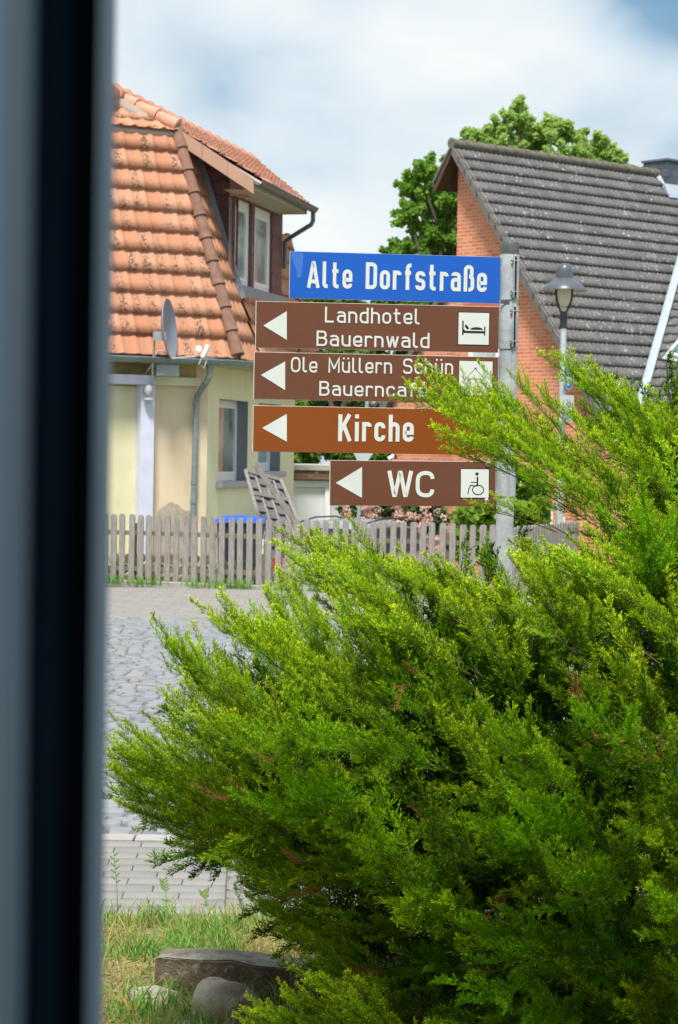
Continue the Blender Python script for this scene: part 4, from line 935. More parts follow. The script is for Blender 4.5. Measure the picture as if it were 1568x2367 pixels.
sl_blk = slate_mat('blue_grey_shingles', (0.060, 0.080, 0.10), (0.10, 0.125, 0.15), 0.26, 0.20)
W1 = (1.80, 2.83); W2 = (3.10, 4.22); WZ0 = zF + .16; WZ1 = zF + 1.78
def kpx(px, py, o): q = hit(px, py, P3(0, o, 0), (*SN, 0)); return (q[:2] - C2) @ S, q[2]
a = kpx(545, 452, FO); b = kpx(579, 676, FO); c = kpx(590, 478, FO); d = kpx(628, 692, FO)
W1 = (a[0], b[0]); W2 = (c[0], d[0]); WZ1 = (a[1] + c[1]) / 2 ; WZ0 = (b[1] + d[1]) / 2
KD = max(KD, W2[1] + .22)
print('dormer windows', W1, W2, WZ0, WZ1, 'zF', zF, 'facade top', dz(FO))
zT = dz(FO) - .14
P0 = P3(0, FO, 0)
wall_holes(dorm, P0[:2], S, KC, KD, zF - .05, zT, [(W1[0], W1[1], WZ0, WZ1), (W2[0], W2[1], WZ0, WZ1)])
k_end = MB()
dorm.face([P3(KD, FO, zF - .05), P3(KD, FO, zT), P3(KD, -1.3, dz(-1.3) - .14), P3(KD, -1.3, zF)])
dm = dorm.build('dormer_wall', sl_red, house)
def window(par, Pf, d, nrm, k0, k1, z0, z1, deep=0.10, fr=0.075, mt=pvc, gl=glass2, sashes=1, thick=0.06, rev=None):
    """window set back in its opening: frame, pane; d along the wall, nrm outward"""
    d3 = np.array([*d, 0]); n3 = np.array([*nrm, 0]); P = np.array([Pf[0], Pf[1], 0])
    q = lambda k, z, o: P + d3 * k + n3 * o + np.array([0, 0, z])
    o0 = -deep
    mb = MB()
    def bar(ka, kb, za, zb, oo=0.0, th=thick): mb.obox(q((ka + kb) / 2, (za + zb) / 2, o0 - th / 2 + oo), d3, n3, (0, 0, 1), (kb - ka) / 2, th / 2, (zb - za) / 2)
    bar(k0, k0 + fr, z0, z1); bar(k1 - fr, k1, z0, z1); bar(k0 + fr, k1 - fr, z0, z0 + fr * 1.3); bar(k0 + fr, k1 - fr, z1 - fr, z1)
    for i in range(1, sashes): km = k0 + (k1 - k0) * i / sashes; bar(km - fr * .6, km + fr * .6, z0 + fr * 1.3, z1 - fr)
    w = mb.build('window', mt, par)
    sb = MB(); g_ = fr * .55; gb = g_
    for i in range(sashes):
        ka = k0 + fr + (k1 - k0 - 2 * fr) * i / sashes; kb = k0 + fr + (k1 - k0 - 2 * fr) * (i + 1) / sashes
        def sbar(a_, b_, c_, e_): sb.obox(q((a_ + b_) / 2, (c_ + e_) / 2, o0 + .008 - .03), d3, n3, (0, 0, 1), (b_ - a_) / 2, .03, (e_ - c_) / 2)
        za = z0 + fr * 1.3; zb = z1 - fr
        sbar(ka, ka + g_, za, zb); sbar(kb - g_, kb, za, zb); sbar(ka + g_, kb - g_, za, za + g_); sbar(ka + g_, kb - g_, zb - g_, zb)
    sb.build('sash_frame', mt, w)
    pm_ = MB(); pm_.obox(q((k0 + k1) / 2, (z0 + z1) / 2, o0 - thick * .5), d3, n3, (0, 0, 1), (k1 - k0) / 2 - fr * .6, .004, (z1 - z0) / 2 - fr * .6); pm_.build('pane', gl, w)
    if rev is not None:
        rb = MB(); dd_ = o0 - thick
        for ka in (k0, k1): rb.face([q(ka, z0, 0.0), q(ka, z1, 0.0), q(ka, z1, dd_), q(ka, z0, dd_)])
        rb.face([q(k0, z1, 0), q(k1, z1, 0), q(k1, z1, dd_), q(k0, z1, dd_)]); rb.face([q(k0, z0, 0), q(k1, z0, 0), q(k1, z0, dd_), q(k0, z0, dd_)])
        rb.build('reveal', rev, w)
    return w
def curtain_glass(name, c_lo, c_hi):
    """pane with a pale net curtain hanging behind it"""
    M = bpy.data.materials.new(name); M.use_nodes = True; t = M.node_tree; L = t.links; b = t.nodes['Principled BSDF']; obj = nn(t, 'ShaderNodeTexCoord').outputs['Object']
    q = nn(t, 'ShaderNodeMapping'); q.inputs['Scale'].default_value = (9, 9, .6); L.new(obj, q.inputs[0])
    f1 = ramp(t, noise(t, q.outputs[0], 4, 3), .35, .65); f2 = ramp(t, noise(t, obj, 1.6, 3), .40, .62)
    col = mixc(t, f2, mixc(t, f1, c_lo, c_hi), tuple(x * .45 for x in c_lo)); L.new(col, b.inputs['Base Color']); b.inputs['Roughness'].default_value = .08; b.inputs['Specular IOR Level'].default_value = .8; return M
cg1 = curtain_glass('net_curtain_pane', (0.40, 0.48, 0.49), (0.60, 0.66, 0.64)); cg2 = curtain_glass('dim_curtain_pane', (0.27, 0.33, 0.32), (0.40, 0.46, 0.43))
window(house, P0[:2], S, SN, W1[0], W1[1], WZ0, WZ1, .05, .125, gl=cg1, rev=slate_red)
window(house, P0[:2], S, SN, W2[0], W2[1], WZ0, WZ1, .05, .125, gl=cg1, rev=slate_red)
lf = MB(); lf.obox((P3((KC + KD) / 2, FO + .03, zF - .12)), (*S, 0), (*SN, 0), (0, 0, 1), (KD - KC) / 2 + .1, .03, .26)
p = P3(KC - .04, steep_off(ztop - .5) + .05, ztop - .4); q_ = P3(KC - .04, FO + .10, zF - .12)
lf.beam(p, q_, 0.07, 0.13); lf.build('lead_flashing', lead, house)
# soffit of the dormer eave, gutter and its outlet pipe
sf = MB(); kf = (Gf[:2] - C2) @ S; kg = (Ge[:2] - C2) @ S
sf.face([P3(kf, .60, zG - .15), P3(kg, .60, zG - .15), P3(kg, FO, zG - .15), P3(kf, FO, zG - .15)]); sf.face([P3(kf, .60, zG - .15), P3(kf, .60, zG - .02), P3(kg, .60, zG - .02), P3(kg, .60, zG - .15)]); sf.build('soffit', soffit, house)
bx = MB(); bx.obox(P3(KC - .12, FO + .06, zG - .02), (*S, 0), (*SN, 0), (0, 0, 1), .16, .14, .15); bx.build('eave_box', mat('salmon_board', (.42, .21, .16), .8, .08), house)
def gutter(path, par, r=0.075, mt=zinc):
    mb = MB(); pts = [np.array(p, float) for p in path]; n = 9; V = []
    for i, p in enumerate(pts):
        d = pts[min(i + 1, len(pts) - 1)] - pts[max(i - 1, 0)]; d[2] = 0; d /= np.linalg.norm(d); s = np.array([d[1], -d[0], 0])
        for k in range(n + 1): a = PI * k / n; V.append(p + s * math.cos(a) * r - np.array([0, 0, math.sin(a) * r]))
        for k in range(n + 1): a = PI * (n - k) / n; V.append(p + s * math.cos(a) * (r - .008) - np.array([0, 0, math.sin(a) * (r - .008)]))
    m_ = 2 * (n + 1); Fs = []
    for i in range(len(pts) - 1):
        for k in range(m_): Fs.append((i * m_ + k, i * m_ + (k + 1) % m_, (i + 1) * m_ + (k + 1) % m_, (i + 1) * m_ + k))
    Fs.append(tuple(range(m_))); Fs.append(tuple((len(pts) - 1) * m_ + k for k in range(m_))[::-1]); mb.mesh(V, Fs)
    # bead along the outer lip, joint collars
    mb.tube([p + np.array([0, 0, 0]) + (lambda d: np.array([d[1], -d[0], 0]) / np.linalg.norm(d[:2]))((pts[min(i + 1, len(pts) - 1)] - pts[max(i - 1, 0)])) * r for i, p in enumerate(pts)], 0.011, 6)
    return mb.build('gutter', mt, par, smooth=True)
gutter([P3(kf - .05, .70, zG + .0), P3(kg + .12, .70, zG - .03)], house, .085, zinc_dark)
pp_ = MB(); s0 = kpx(707, 482, .70); 
w0 = P3(kg + .06, .70, zG - .10); w1 = w0 - np.array([0, 0, .16]); w3 = P3(KD + .05, FO + .04, zG - .62)
pp_.tube([w0, w1, w1 - np.array([0.03, 0, .07]), w3 + (w1 - w3) * .25, w3, w3 - np.array([0, 0, .5])], 0.042, 12); pp_.build('outlet_pipe', zinc_dark, house, smooth=True)
# main walls with real openings
w1a = kpx(506, 1000, 0); w1b = kpx(573, 1000, 0); zt1 = kpx(540, 925, 0)[1]; zb1 = kpx(540, 1112, 0)[1]
w2a = kpx(597, 1060, 0); w2b = kpx(648, 1060, 0)
H1 = (w1a[0], w1b[0], zb1, zt1); H2_ = (w2a[0], w2b[0], zb1 + .16, zt1)
print('openings', H1, H2_)
wy = MB(); wall_holes(wy, C2, S, 0, k1, -1.2, zE + .1, [H1, H2_]); wy.face([P3(k1, 0, -1.2), P3(k1, 0, zE + .1), P3(k1, -5, zE + .1), P3(k1, -5, -1.2)])
def stained_plaster(name, base_, dirt, patch, hole_k=None):
    M = bpy.data.materials.new(name); M.use_nodes = True; MATS[name] = M; t = M.node_tree; L = t.links; b = t.nodes['Principled BSDF']; b.inputs['Roughness'].default_value = .92; b.inputs['Specular IOR Level'].default_value = .2
    obj = nn(t, 'ShaderNodeTexCoord').outputs['Object']
    col = mixc(t, ramp(t, noise(t, obj, 1.1, 5), .3, .7), base_, tuple(x * .90 for x in base_))
    q = nn(t, 'ShaderNodeMapping'); q.inputs['Scale'].default_value = (5, 5, .5); L.new(obj, q.inputs[0])
    col = mixc(t, mathn(t, 'MULTIPLY', ramp(t, noise(t, q.outputs[0], 2, 5), .50, .78), .28), col, dirt)
    L.new(col, b.inputs['Base Color']); bp = nn(t, 'ShaderNodeBump'); bp.inputs['Strength'].default_value = .45; bp.inputs['Distance'].default_value = .01
    L.new(noise(t, obj, 45, 4), bp.inputs['Height']); L.new(bp.outputs[0], b.inputs['Normal']); return M
py_ = stained_plaster('yellow_render', (0.84, 0.82, 0.58), (0.55, 0.53, 0.30), None); pc_ = stained_plaster('beige_render', (0.80, 0.66, 0.47), (0.58, 0.47, 0.30), None)
wy.build('side_wall', py_, house)
wbm = MB(); kL = -8.0; kd0, kd1 = -2.95, -1.86
wall_holes(wbm, C2, T2, kL, 0, -1.2, zE + .1, []); wbm.build('front_wall', pc_, house)
def kfp(px, py, o): q = hit(px, py, F3(0, o, 0), (*TN, 0)); return (q[:2] - C2) @ T2, q[2]
# pale corner strip
cs = MB(); cs.obox(F3(-.10, .012, 1.2), (*T2, 0), (*TN, 0), (0, 0, 1), .11, .012, 2.3); cs.build('corner_strip', pc_, house)
# grey bare patch at the foot of the front wall
bp_ = MB(); ka, zz_ = kfp(365, 1186, .01); kb, _ = kfp(446, 1186, .01); rr = random.Random(4); top = []
for i in range(19):
    t_ = i / 18; top.append((ka + (kb - ka) * t_, zz_ + .02 + .14 * math.sin(PI * min(1, t_ * 1.25)) ** .7 * (1 if t_ < .8 else .55) + rr.uniform(-.02, .025)))
bp_.mesh([F3(k, .004, z) for k, z in [(ka, -1)] + top + [(kb, -1)]], [tuple(range(21))]); bp_.build('bare_render_patch', mat('bare_grey_render', (0.42, 0.375, 0.30), .95, .2, 12, .5), house)
# door panel, porch post, porch beam, eave band
k_a = kfp(235, 1000, .03)[0]; k_b = kfp(325, 1000, .03)[0]; zd = kfp(290, 893, .03)[1]
db = MB(); nrib = 30
for i in range(nrib):
    ka = k_a + (k_b - k_a) * i / nrib; kb = k_a + (k_b - k_a) * (i + .78) / nrib; db.obox(F3((ka + kb) / 2, .035, (zd - 1.2) / 2), (*T2, 0), (*TN, 0), (0, 0, 1), (kb - ka) / 2, .018, (zd + 1.2) / 2)
db.obox(F3((k_a + k_b) / 2, .012, (zd - 1.2) / 2), (*T2, 0), (*TN, 0), (0, 0, 1), (k_b - k_a) / 2, .01, (zd + 1.2) / 2)
db.build('ribbed_door', cream_door, house)
k_c, zb_ = kfp(328, 889, .25); k_d, zt_ = kfp(359, 868, .25)
pb = MB(); pb.obox(F3((k_c + k_d) / 2, .14, (zb_ - 1.2) / 2), (*T2, 0), (*TN, 0), (0, 0, 1), (k_d - k_c) / 2, .11, (zb_ + 1.2) / 2 - .003); pb.build('porch_post', lav, house, bevel=.006)
pb = MB(); kbm = kfp(358, 880, .25)[0]; pb.obox(F3((kbm - 6) / 2, .14, (zb_ + zt_) / 2), (*T2, 0), (*TN, 0), (0, 0, 1), (kbm + 6) / 2, .14, (zt_ - zb_) / 2); pb.build('porch_beam', lav, house, bevel=.006)
pb = MB(); kbe = kfp(462, 880, .05)[0]; pb.obox(F3((kbm + kbe) / 2 + .01, .05, (zb_ + zt_) / 2), (*T2, 0), (*TN, 0), (0, 0, 1), (kbe - kbm) / 2 - .01, .05, (zt_ - zb_) / 2 - .01); pb.build('wall_band', py_, house)
pb = MB(); pb.obox(F3(kbe / 2 - 3, .008, (zt_ + zE) / 2 + .05), (*T2, 0), (*TN, 0), (0, 0, 1), 3 - kbe / 2 - .12, .006, (zE - zt_) / 2 + .06); pb.build('upper_wall_band', mat('ochre_wall_band', (0.42, 0.36, 0.13), .9, .25, 2.5, second=(0.26, 0.20, 0.10)), house)
# windows of the ground floor
window(house, C2, S, SN, *H1, deep=.20, fr=.085, gl=cg2, rev=reveal); window(house, C2, S, SN, *H2_, deep=.20, fr=.085, gl=mat('pale_blue_pane', (.30, .45, .52), .1, .2, 3, spec=.8), rev=reveal)
for h in (H1, H2_):
    sb = MB(); sb.obox(P3((h[0] + h[1]) / 2, .0, h[2] - .055), (*S, 0), (*SN, 0), (0, 0, 1), (h[1] - h[0]) / 2 + .12, .10, .053); sb.build('sill', mat('grey_sill', (.42, .42, .47), .7, .06), house, bevel=.008)
# eave soffits and gutter round the corner
so_ = MB(); zs = zE - .10
so_.face([El + np.array([0, 0, -.1]), E3 + np.array([0, 0, -.1]), np.array([C2[0], C2[1], zs]), F3(-6, 0, zs)]); so_.face([E3 + np.array([0, 0, -.1]), E4 + np.array([0, 0, -.1]), P3(k1 + .15, 0, zs), np.array([C2[0], C2[1], zs])]); so_.build('soffit', mat('cream_soffit', (.52, .49, .34), .8, .08), house)
cg = (E3 + np.array([*SN, 0]) * .06 + np.array([*TN, 0]) * .10); cg[2] = zE - .03
gutter([cg - Tl * 6, cg - Tl * 3, cg - Tl * .25, cg + np.array([*S, 0]) * .22, cg + np.array([*S, 0]) * 2.5, cg + np.array([*S, 0]) * (k1 + .2)], house, .085)
# downpipe with funnel head and swan neck, lying in front of the front wall
def fpt(px, py, o): return hit(px, py, F3(0, o, 0), (*TN, 0))
dp = MB(); hd = fpt(486, 838, .42)
pts = [fpt(486, 852, .42), fpt(485, 868, .42), fpt(480, 880, .40), fpt(462, 905, .20), fpt(455, 920, .12), fpt(454, 940, .10)]
bot = fpt(446.5, 1200, .10); pts += [bot, bot - np.array([0, 0, 1.3])]
dp.tube(pts, .050, 14)
for y_, f_ in ((935, .1), (1115, .55), (1160, .8)):
    q = pts[5] + (bot - pts[5]) * ((y_ - 940) / 260.0); dp.tube([q - np.array([0, 0, .03]), q + np.array([0, 0, .03])], .058, 14)
dpo = dp.build('downpipe', zinc, house, smooth=True)
fh = MB(); fh.lathe(pts[0], [(0.0, -.02), (.055, -.02), (.058, .0), (.105, .14), (.11, .20), (.0, .20)], 16); fh.build('funnel_head', zinc, dpo, smooth=True)

# satellite dish on its mast
sb_ = fpt(352, 960, .30); sat = thing('satellite_dish', tuple(sb_), 'grey satellite dish on a thin mast in front of the orange tiles', 'satellite dish')
mt_ = [fpt(351, 905, .30), fpt(352, 850, .36), fpt(358, 775, .62)]
MB().tube([fpt(352, 910, .30), fpt(353, 880, .34), fpt(353, 850, .45), fpt(358, 778, .62)], .017, 8).build('mast', galv, sat, smooth=True)
dc = fpt(394, 760, .72)
axd = np.array([0.975, -0.17, 0.10]); axd /= np.linalg.norm(axd)
yv = np.array([0, 0, 1.0]) - axd * axd[2]; yv /= np.linalg.norm(yv); xv = np.cross(yv, axd)
mb = MB(); V = []; nr = 8; ns = 36
for i in range(nr + 1):
    r = i / nr
    for k in range(ns): a = 2 * PI * k / ns; V.append(dc + xv * math.cos(a) * r * .44 + yv * math.sin(a) * r * .49 + axd * (-.11 * (1 - r * r)))
for i in range(nr + 1):
    r = i / nr
    for k in range(ns): a = 2 * PI * k / ns; V.append(dc + xv * math.cos(a) * r * .44 + yv * math.sin(a) * r * .49 + axd * (-.11 * (1 - r * r) - .012))
m_ = (nr + 1) * ns; Fs = []
for i in range(nr):
    for k in range(ns):
        q = (i * ns + k, i * ns + (k + 1) % ns, (i + 1) * ns + (k + 1) % ns, (i + 1) * ns + k); Fs.append(q); Fs.append(tuple(x + m_ for x in q[::-1]))
for k in range(ns): Fs.append((nr * ns + k, nr * ns + (k + 1) % ns, m_ + nr * ns + (k + 1) % ns, m_ + nr * ns + k))
mb.mesh(V, Fs); mb.build('dish', mat('dish_grey', (0.21, 0.24, 0.31), .5, .06), sat, smooth=True)
MB().obox(fpt(369, 777, .66), (*T2, 0), (*TN, 0), (0, 0, 1), .10, .03, .07).build('bracket', galv, sat)
lnb = fpt(468, 822, 1.15); low = dc - yv * .47 - axd * .02
MB().beam(low, lnb, .022, .022).build('feed_arm', mat('arm_grey', (.5, .52, .52), .5, .05), sat)
MB().tube([lnb + np.array([0, 0, -.03]), lnb + np.array([.03, 0, .02]), lnb + np.array([.1, 0, .17])], [.035, .04, .05], 10).build('receiver', white_paint, sat, smooth=True)
MB().lathe(lnb + np.array([-.06, 0, .04]), [(0, 0), (.04, .01), (.055, .06), (.04, .11), (0, .12)], 12).build('receiver', white_paint, sat, smooth=True)
cbm = MB(); cbm.tube([fpt(398, 826, .6), fpt(385, 815, .5), fpt(366, 810, .45), fpt(357, 825, .42), fpt(350, 845, .40), fpt(338, 862, .2), fpt(325, 868, .1), fpt(300, 866, .05)], .012, 6); cb2 = MB(); cb2.tube([lnb, lnb + np.array([-.05, 0, -.14]), lnb + np.array([.03, 0, -.2]), lnb + np.array([.07, 0, -.08])], .011, 6); cbm.build('cable', mat('cream_cable', (.55, .50, .42), .6, .1), sat, smooth=True); cb2.build('cable', MATS['cream_cable'], sat, smooth=True)
fl = thing('floodlight', tuple(fpt(385, 862, .2)), 'flat grey floodlight box under the gutter beside the dish mast', 'lamp')
MB().obox(fpt(387, 856, .42), (*T2, 0.0), (*TN, 0), (0, 0, 1), .20, .04, .10).build('lamp_body', mat('pale_grey_plastic', (.30, .36, .36), .4, .08), fl, bevel=.012); MB().beam(fpt(368, 852, .36), fpt(356, 852, .34), .03, .03).build('arm', cap_grey, fl)
pw = thing('wall_lamp', tuple(fpt(343, 905, .40)), 'small white globe lamp at the top of the porch post', 'lamp')
MB().lathe(fpt(343, 915, .34), [(0, 0), (.05, .02), (.07, .07), (.07, .12), (.05, .17), (0, .19)], 16).build('globe', mat('dull_globe', (.46, .47, .48), .5, .1), pw, smooth=True); MB().lathe(fpt(345, 925, .33), [(0, 0), (.08, 0), (.08, .04), (0, .04)], 12).build('base', galv, pw)

# ================================================================== YARD THINGS BEHIND THE FENCE
def gy(px, Y): return at(px, 1100, Y)[0]
# bin
bY = 33.4; bx0 = gy(506, bY); bx1 = gy(612, bY); bz = at(560, 1203, bY)[2]
bin_ = thing('waste_bin', ((bx0 + bx1) / 2, bY, -0.35), 'dark wheeled bin with a bright blue lid behind the picket fence', 'bin')
V = []; cxb = (bx0 + bx1) / 2; hwb = (bx1 - bx0) / 2
for z, sx_, sy_ in ((-.35, .86, .25), (bz - .02, 1.0, .33)): V += [(cxb - hwb * sx_, bY - sy_, z), (cxb + hwb * sx_, bY - sy_, z), (cxb + hwb * sx_, bY + sy_, z), (cxb - hwb * sx_, bY + sy_, z)]
mb = MB(); mb.mesh(V, [(3, 2, 1, 0), (4, 5, 6, 7), (0, 1, 5, 4), (1, 2, 6, 5), (2, 3, 7, 6), (3, 0, 4, 7)]); mb.build('bin_body', mat('bin_navy', (.018, .026, .042), .5, .15), bin_, bevel=.02)
mb = MB(); V = []; n_ = 8
for i in range(n_ + 1):
    t_ = i / n_; x_ = cxb + (t_ * 2 - 1) * hwb * 1.06; h_ = .05 * (1 - (t_ * 2 - 1) ** 4)
    V += [(x_, bY - .37, bz - .03), (x_, bY - .36, bz + .02 + h_ * .4), (x_, bY, bz + .03 + h_), (x_, bY + .36, bz + .02 + h_ * .4), (x_, bY + .37, bz - .03)]
Fs = [(i * 5 + j, i * 5 + j + 1, i * 5 + j + 6, i * 5 + j + 5) for i in range(n_) for j in range(4)] + [(0, 1, 2, 3, 4), tuple(n_ * 5 + 4 - j for j in range(5))]
mb.mesh(V, Fs); mb.build('lid', mat('bin_blue', (.03, .14, .60), .35, .1), bin_, smooth=True)
st_ = MB(); sx0 = gy(600, bY - .36); sx1 = gy(611.5, bY - .36); sz1 = at(606, 1244, bY - .36)[2]; sz0 = at(606, 1281, bY - .36)[2]; st_.box(sx0, sx1, bY - .345, bY - .335, sz0, sz1); so2 = st_.build('sticker', white_paint, bin_)
MB().lathe(((sx0 + sx1) / 2, bY - .3455, (sz0 + sz1) / 2 - .01), [(.012, 0), (.034, 0), (.034, .001), (.012, .001)], 16, axis=(0, -1, 0), xa=(0, 0, 1)).build('sticker_ring', mat('sticker_orange', (.80, .20, .06), .5, .1), so2)
# lattice panel leaning on the house wall
lat = thing('lattice_panel', tuple(at(630, 1290, 34.3)), 'weathered woven wood fence panel leaning askew against the yellow wall', 'fence panel')
LYt, LYb = 35.0, 34.3
TL, TR = at(568, 1086, LYt), at(650, 1108, LYt); BL_, BR_ = at(627, 1290, LYb), at(726, 1290, LYb)
def lp_(u, v, o=0.0): 
    p = (TL * (1 - u) + TR * u) * (1 - v) + (BL_ * (1 - u) + BR_ * u) * v; return p + np.array([0, -o, 0])
mb = MB()
for i in range(15):
    v = (i + .5) / 15; pts = []
    ns_ = 13
    up_ = []; 
    for k in range(ns_):
        u = k / (ns_ - 1); o_ = .028 * math.sin(PI * u * 4 + (PI if i % 2 else 0)); up_.append((lp_(u, v - .0355, o_), lp_(u, v + .0355, o_)))
    V = [p for pr in up_ for p in pr]; mb.mesh(V, [(2 * k, 2 * k + 1, 2 * k + 3, 2 * k + 2) for k in range(ns_ - 1)])
mb.build('woven_slats', oldwood2, lat)
mb = MB()
for a, b in (((0, 0), (0, 1)), ((1, 0), (1, 1)), ((0, 0), (1, 0)), ((.0, .26), (1, .26))): mb.beam(lp_(*a, .03), lp_(*b, .03), .05, .05, (0, 1, 0))
for u in (.25, .5, .75): mb.beam(lp_(u, 0, .0), lp_(u, 1, .0), .03, .02, (0, 1, 0))
mb.build('panel_frame', oldwood, lat)
pk = MB(); pk.beam(at(588, 1072, 34.2), at(706, 1238, 33.5), .085, .085, (0, 1, 0)); q = at(706, 1238, 33.5); pk.beam(at(690, 1215.5, 33.59), at(752, 1303, 33.2), .084, .084, (0, 1, 0))
tag(pk.build('wooden_beam', mat('dark_weathered_beam', (.16, .145, .13), .9, .25, 6, .4), bevel=.006), 'dark square timber leaning diagonally across the woven panel', 'timber')
rk = MB(); rk.beam(at(592, 1050, 36.2), at(588, 1100, 35.9), .02, .02, (0, 1, 0))
# wood pile at the left behind the fence
wp = MB(); rr = random.Random(8)
for i in range(9):
    for j in range(4):
        cx_ = gy(262, 33) + i * .17 + rr.uniform(-.02, .02) + (.08 if j % 2 else 0); cz_ = -.3 + j * .17 + .1; wp.tube([(cx_, 32.9 + rr.uniform(-.04, .04), cz_), (cx_ + rr.uniform(-.02, .02), 33.4, cz_)], rr.uniform(.06, .09), 8)
tag(wp.build('firewood_stack', darkwood), 'low stack of split firewood behind the left end of the picket fence', 'firewood')

# garage
gY = 45.0
gar = thing('garage', (gy(740, gY), gY, -0.9), 'flat-roofed garage with white door and brown wooden fascia beside the yellow house', 'garage')
def gx(px): return at(px, 1110, gY)[0]
def gz(py, px=715): return at(px, py, gY)[2]
mb = MB(); mb.box(gx(600), gx(870), gY + .12, gY + 5.5, -1.0, gz(1109)); mb.build('wall', concrete_l, gar)
mb = MB(); mb.box(gx(600), gx(765), gY - .03, gY + .11, gz(1126), gz(1111)); mb.box(gx(752), gx(765), gY - .03, gY + .11, -1.0, gz(1126.3)); mb.build('door_frame', white_paint, gar)
mb = MB(); n_ = 26; xa, xb = gx(640), gx(751.5)
for i in range(n_): mb.box(xa + (xb - xa) * i / n_, xa + (xb - xa) * (i + .86) / n_, gY + .02, gY + .07, -1.0, gz(1126.6))
mb.box(xa, xb, gY + .07, gY + .10, -1, gz(1126.6)); mb.build('garage_door', white_paint, gar)
mb = MB(); 
for a, b in ((1087, 1091.5), (1092.5, 1100), (1101, 1108.5)): mb.box(gx(590), gx(870), gY - .16, gY - .10, gz(b), gz(a))
mb.build('wooden_fascia', darkwood, gar)
mb = MB(); mb.box(gx(590), gx(872), gY - .2, gY + 5.6, gz(1086.5), gz(1075)); mb.build('roof_slab', mat('weathered_roof_edge', (.40, .39, .36), .9, .15), gar)

# ================================================================== PARKED CAR
cY = 37.8; car = thing('parked_car', (gy(845, cY), cY, -0.72), 'silver hatchback parked behind the picket fence under the pink rhododendron', 'car')
ccx = gy(845, cY); cz0 = -0.72; silver = mat('silver_car_paint', (.42, .47, .50), .25, .04, metal=.5); cglass = mat('car_glass', (.03, .045, .05), .05, .2, spec=1.0)
ang = rad(-28); cax = np.array([math.cos(ang), math.sin(ang), 0]); cay = np.array([-math.sin(ang), math.cos(ang), 0])
def cp(x, y, z): return np.array([ccx, cY + 1.2, cz0]) + cax * y + cay * x + np.array([0, 0, z])      # x along length, y across
stn = [(-1.95, .70, .35, .62, .64), (-1.88, .80, .30, .88, .90), (-1.70, .84, .28, .95, 1.05), (-1.35, .85, .28, .95, 1.42), (-.9, .86, .28, .93, 1.49), (0, .87, .28, .92, 1.51), (.55, .87, .28, .92, 1.42), (1.15, .86, .28, .93, .98), (1.7, .82, .28, .86, .88), (1.95, .70, .33, .66, .68)]
V = []; 
for (x_, hw_, zb_c, zw, zr) in stn:
    tp_ = max(zr, zw + .01); inn = hw_ * (.80 if zr - zw > .2 else .93)
    V += [cp(x_, -hw_ * .95, zb_c), cp(x_, -hw_, (zb_c + zw) / 2), cp(x_, -hw_ * .98, zw), cp(x_, -inn, tp_ - .05), cp(x_, -inn * .72, tp_), cp(x_, 0, tp_ + .02), cp(x_, inn * .72, tp_), cp(x_, inn, tp_ - .05), cp(x_, hw_ * .98, zw), cp(x_, hw_, (zb_c + zw) / 2), cp(x_, hw_ * .95, zb_c)]
Fs = [(i * 11 + j, i * 11 + j + 1, (i + 1) * 11 + j + 1, (i + 1) * 11 + j) for i in range(len(stn) - 1) for j in range(10)] + [(i * 11 + 10, i * 11, (i + 1) * 11, (i + 1) * 11 + 10) for i in range(len(stn) - 1)] + [tuple(range(11)), tuple(range(len(V) - 1, len(V) - 12, -1))]
mb = MB(); mb.mesh(V, Fs); mb.build('car_body', silver, car, smooth=True)
def quadglass(pts):
    mb = MB(); mb.mesh(pts, [(0, 1, 2, 3)]); return mb.build('window', cglass, car)
quadglass([cp(-1.74, -.66, 1.02), cp(-1.74, .66, 1.02), cp(-1.44, .56, 1.38), cp(-1.44, -.56, 1.38)])
for s_ in (-1, 1):
    quadglass([cp(-1.25, s_ * .862, .97), cp(-.35, s_ * .872, .96), cp(-.35, s_ * .735, 1.41), cp(-1.1, s_ * .725, 1.38)]); quadglass([cp(-.28, s_ * .872, .96), cp(.95, s_ * .866, .97), cp(.5, s_ * .74, 1.36), cp(-.28, s_ * .735, 1.41)])
    MB().obox(cp(-1.9, s_ * .68, .78), cax, cay, (0, 0, 1), .10, .03, .12).build('tail_light', mat('red_lamp', (.45, .02, .02), .3, .1), car)
    for x_ in (-1.2, 1.25):
        w_ = MB(); w_.lathe(cp(x_, s_ * .74, .30), [(0, -.09), (.22, -.09), (.30, -.07), (.31, 0), (.30, .07), (.22, .09), (0, .09)], 20, axis=cax, xa=(0, 0, 1)); w_.build('wheel', mat('tyre_rubber', (.02, .02, .02), .8, .1), car, smooth=True)
rb = MB()
for s_ in (-1, 1): rb.tube([cp(-1.2, s_ * .64, 1.47), cp(-.6, s_ * .66, 1.545), cp(.2, s_ * .66, 1.545), cp(.5, s_ * .64, 1.47)], .016, 6)
rb.build('roof_rails', black, car, smooth=True)

# ================================================================== RIGHT HOUSE (red brick gable, grey tiled roof)
RD = np.array([math.sin(rad(49)), math.cos(rad(49))])            # ridge runs away to the right
GD = np.array([math.cos(rad(49)), -math.sin(rad(49))])           # along the gable, right and towards the camera
A0 = at(1046, 338, 50.0)                                          # apex of the roof at the gable verge
bh = thing('brick_house', (A0[0] + 4, A0[1] + 4, -0.8), 'red brick house with a steep lichen-spotted grey tile roof', 'house')
def G3(r_, g_, z): q = A0[:2] + RD * r_ + GD * g_; return np.array([q[0], q[1], z])
def ghit(px, py, r_=0.0): q = hit(px, py, G3(r_, 0, 0), (*RD, 0)); return (q[:2] - A0[:2]) @ GD, q[2]
g1, z1 = ghit(1275, 752); SL = (A0[2] - z1) / g1                   # slope of the roof as rise per metre of g
print('apex', A0, 'slope', math.degrees(math.atan(SL)))
gE = ghit(1388, 952)[0]; zEv = A0[2] - SL * gE
RL = 13.0
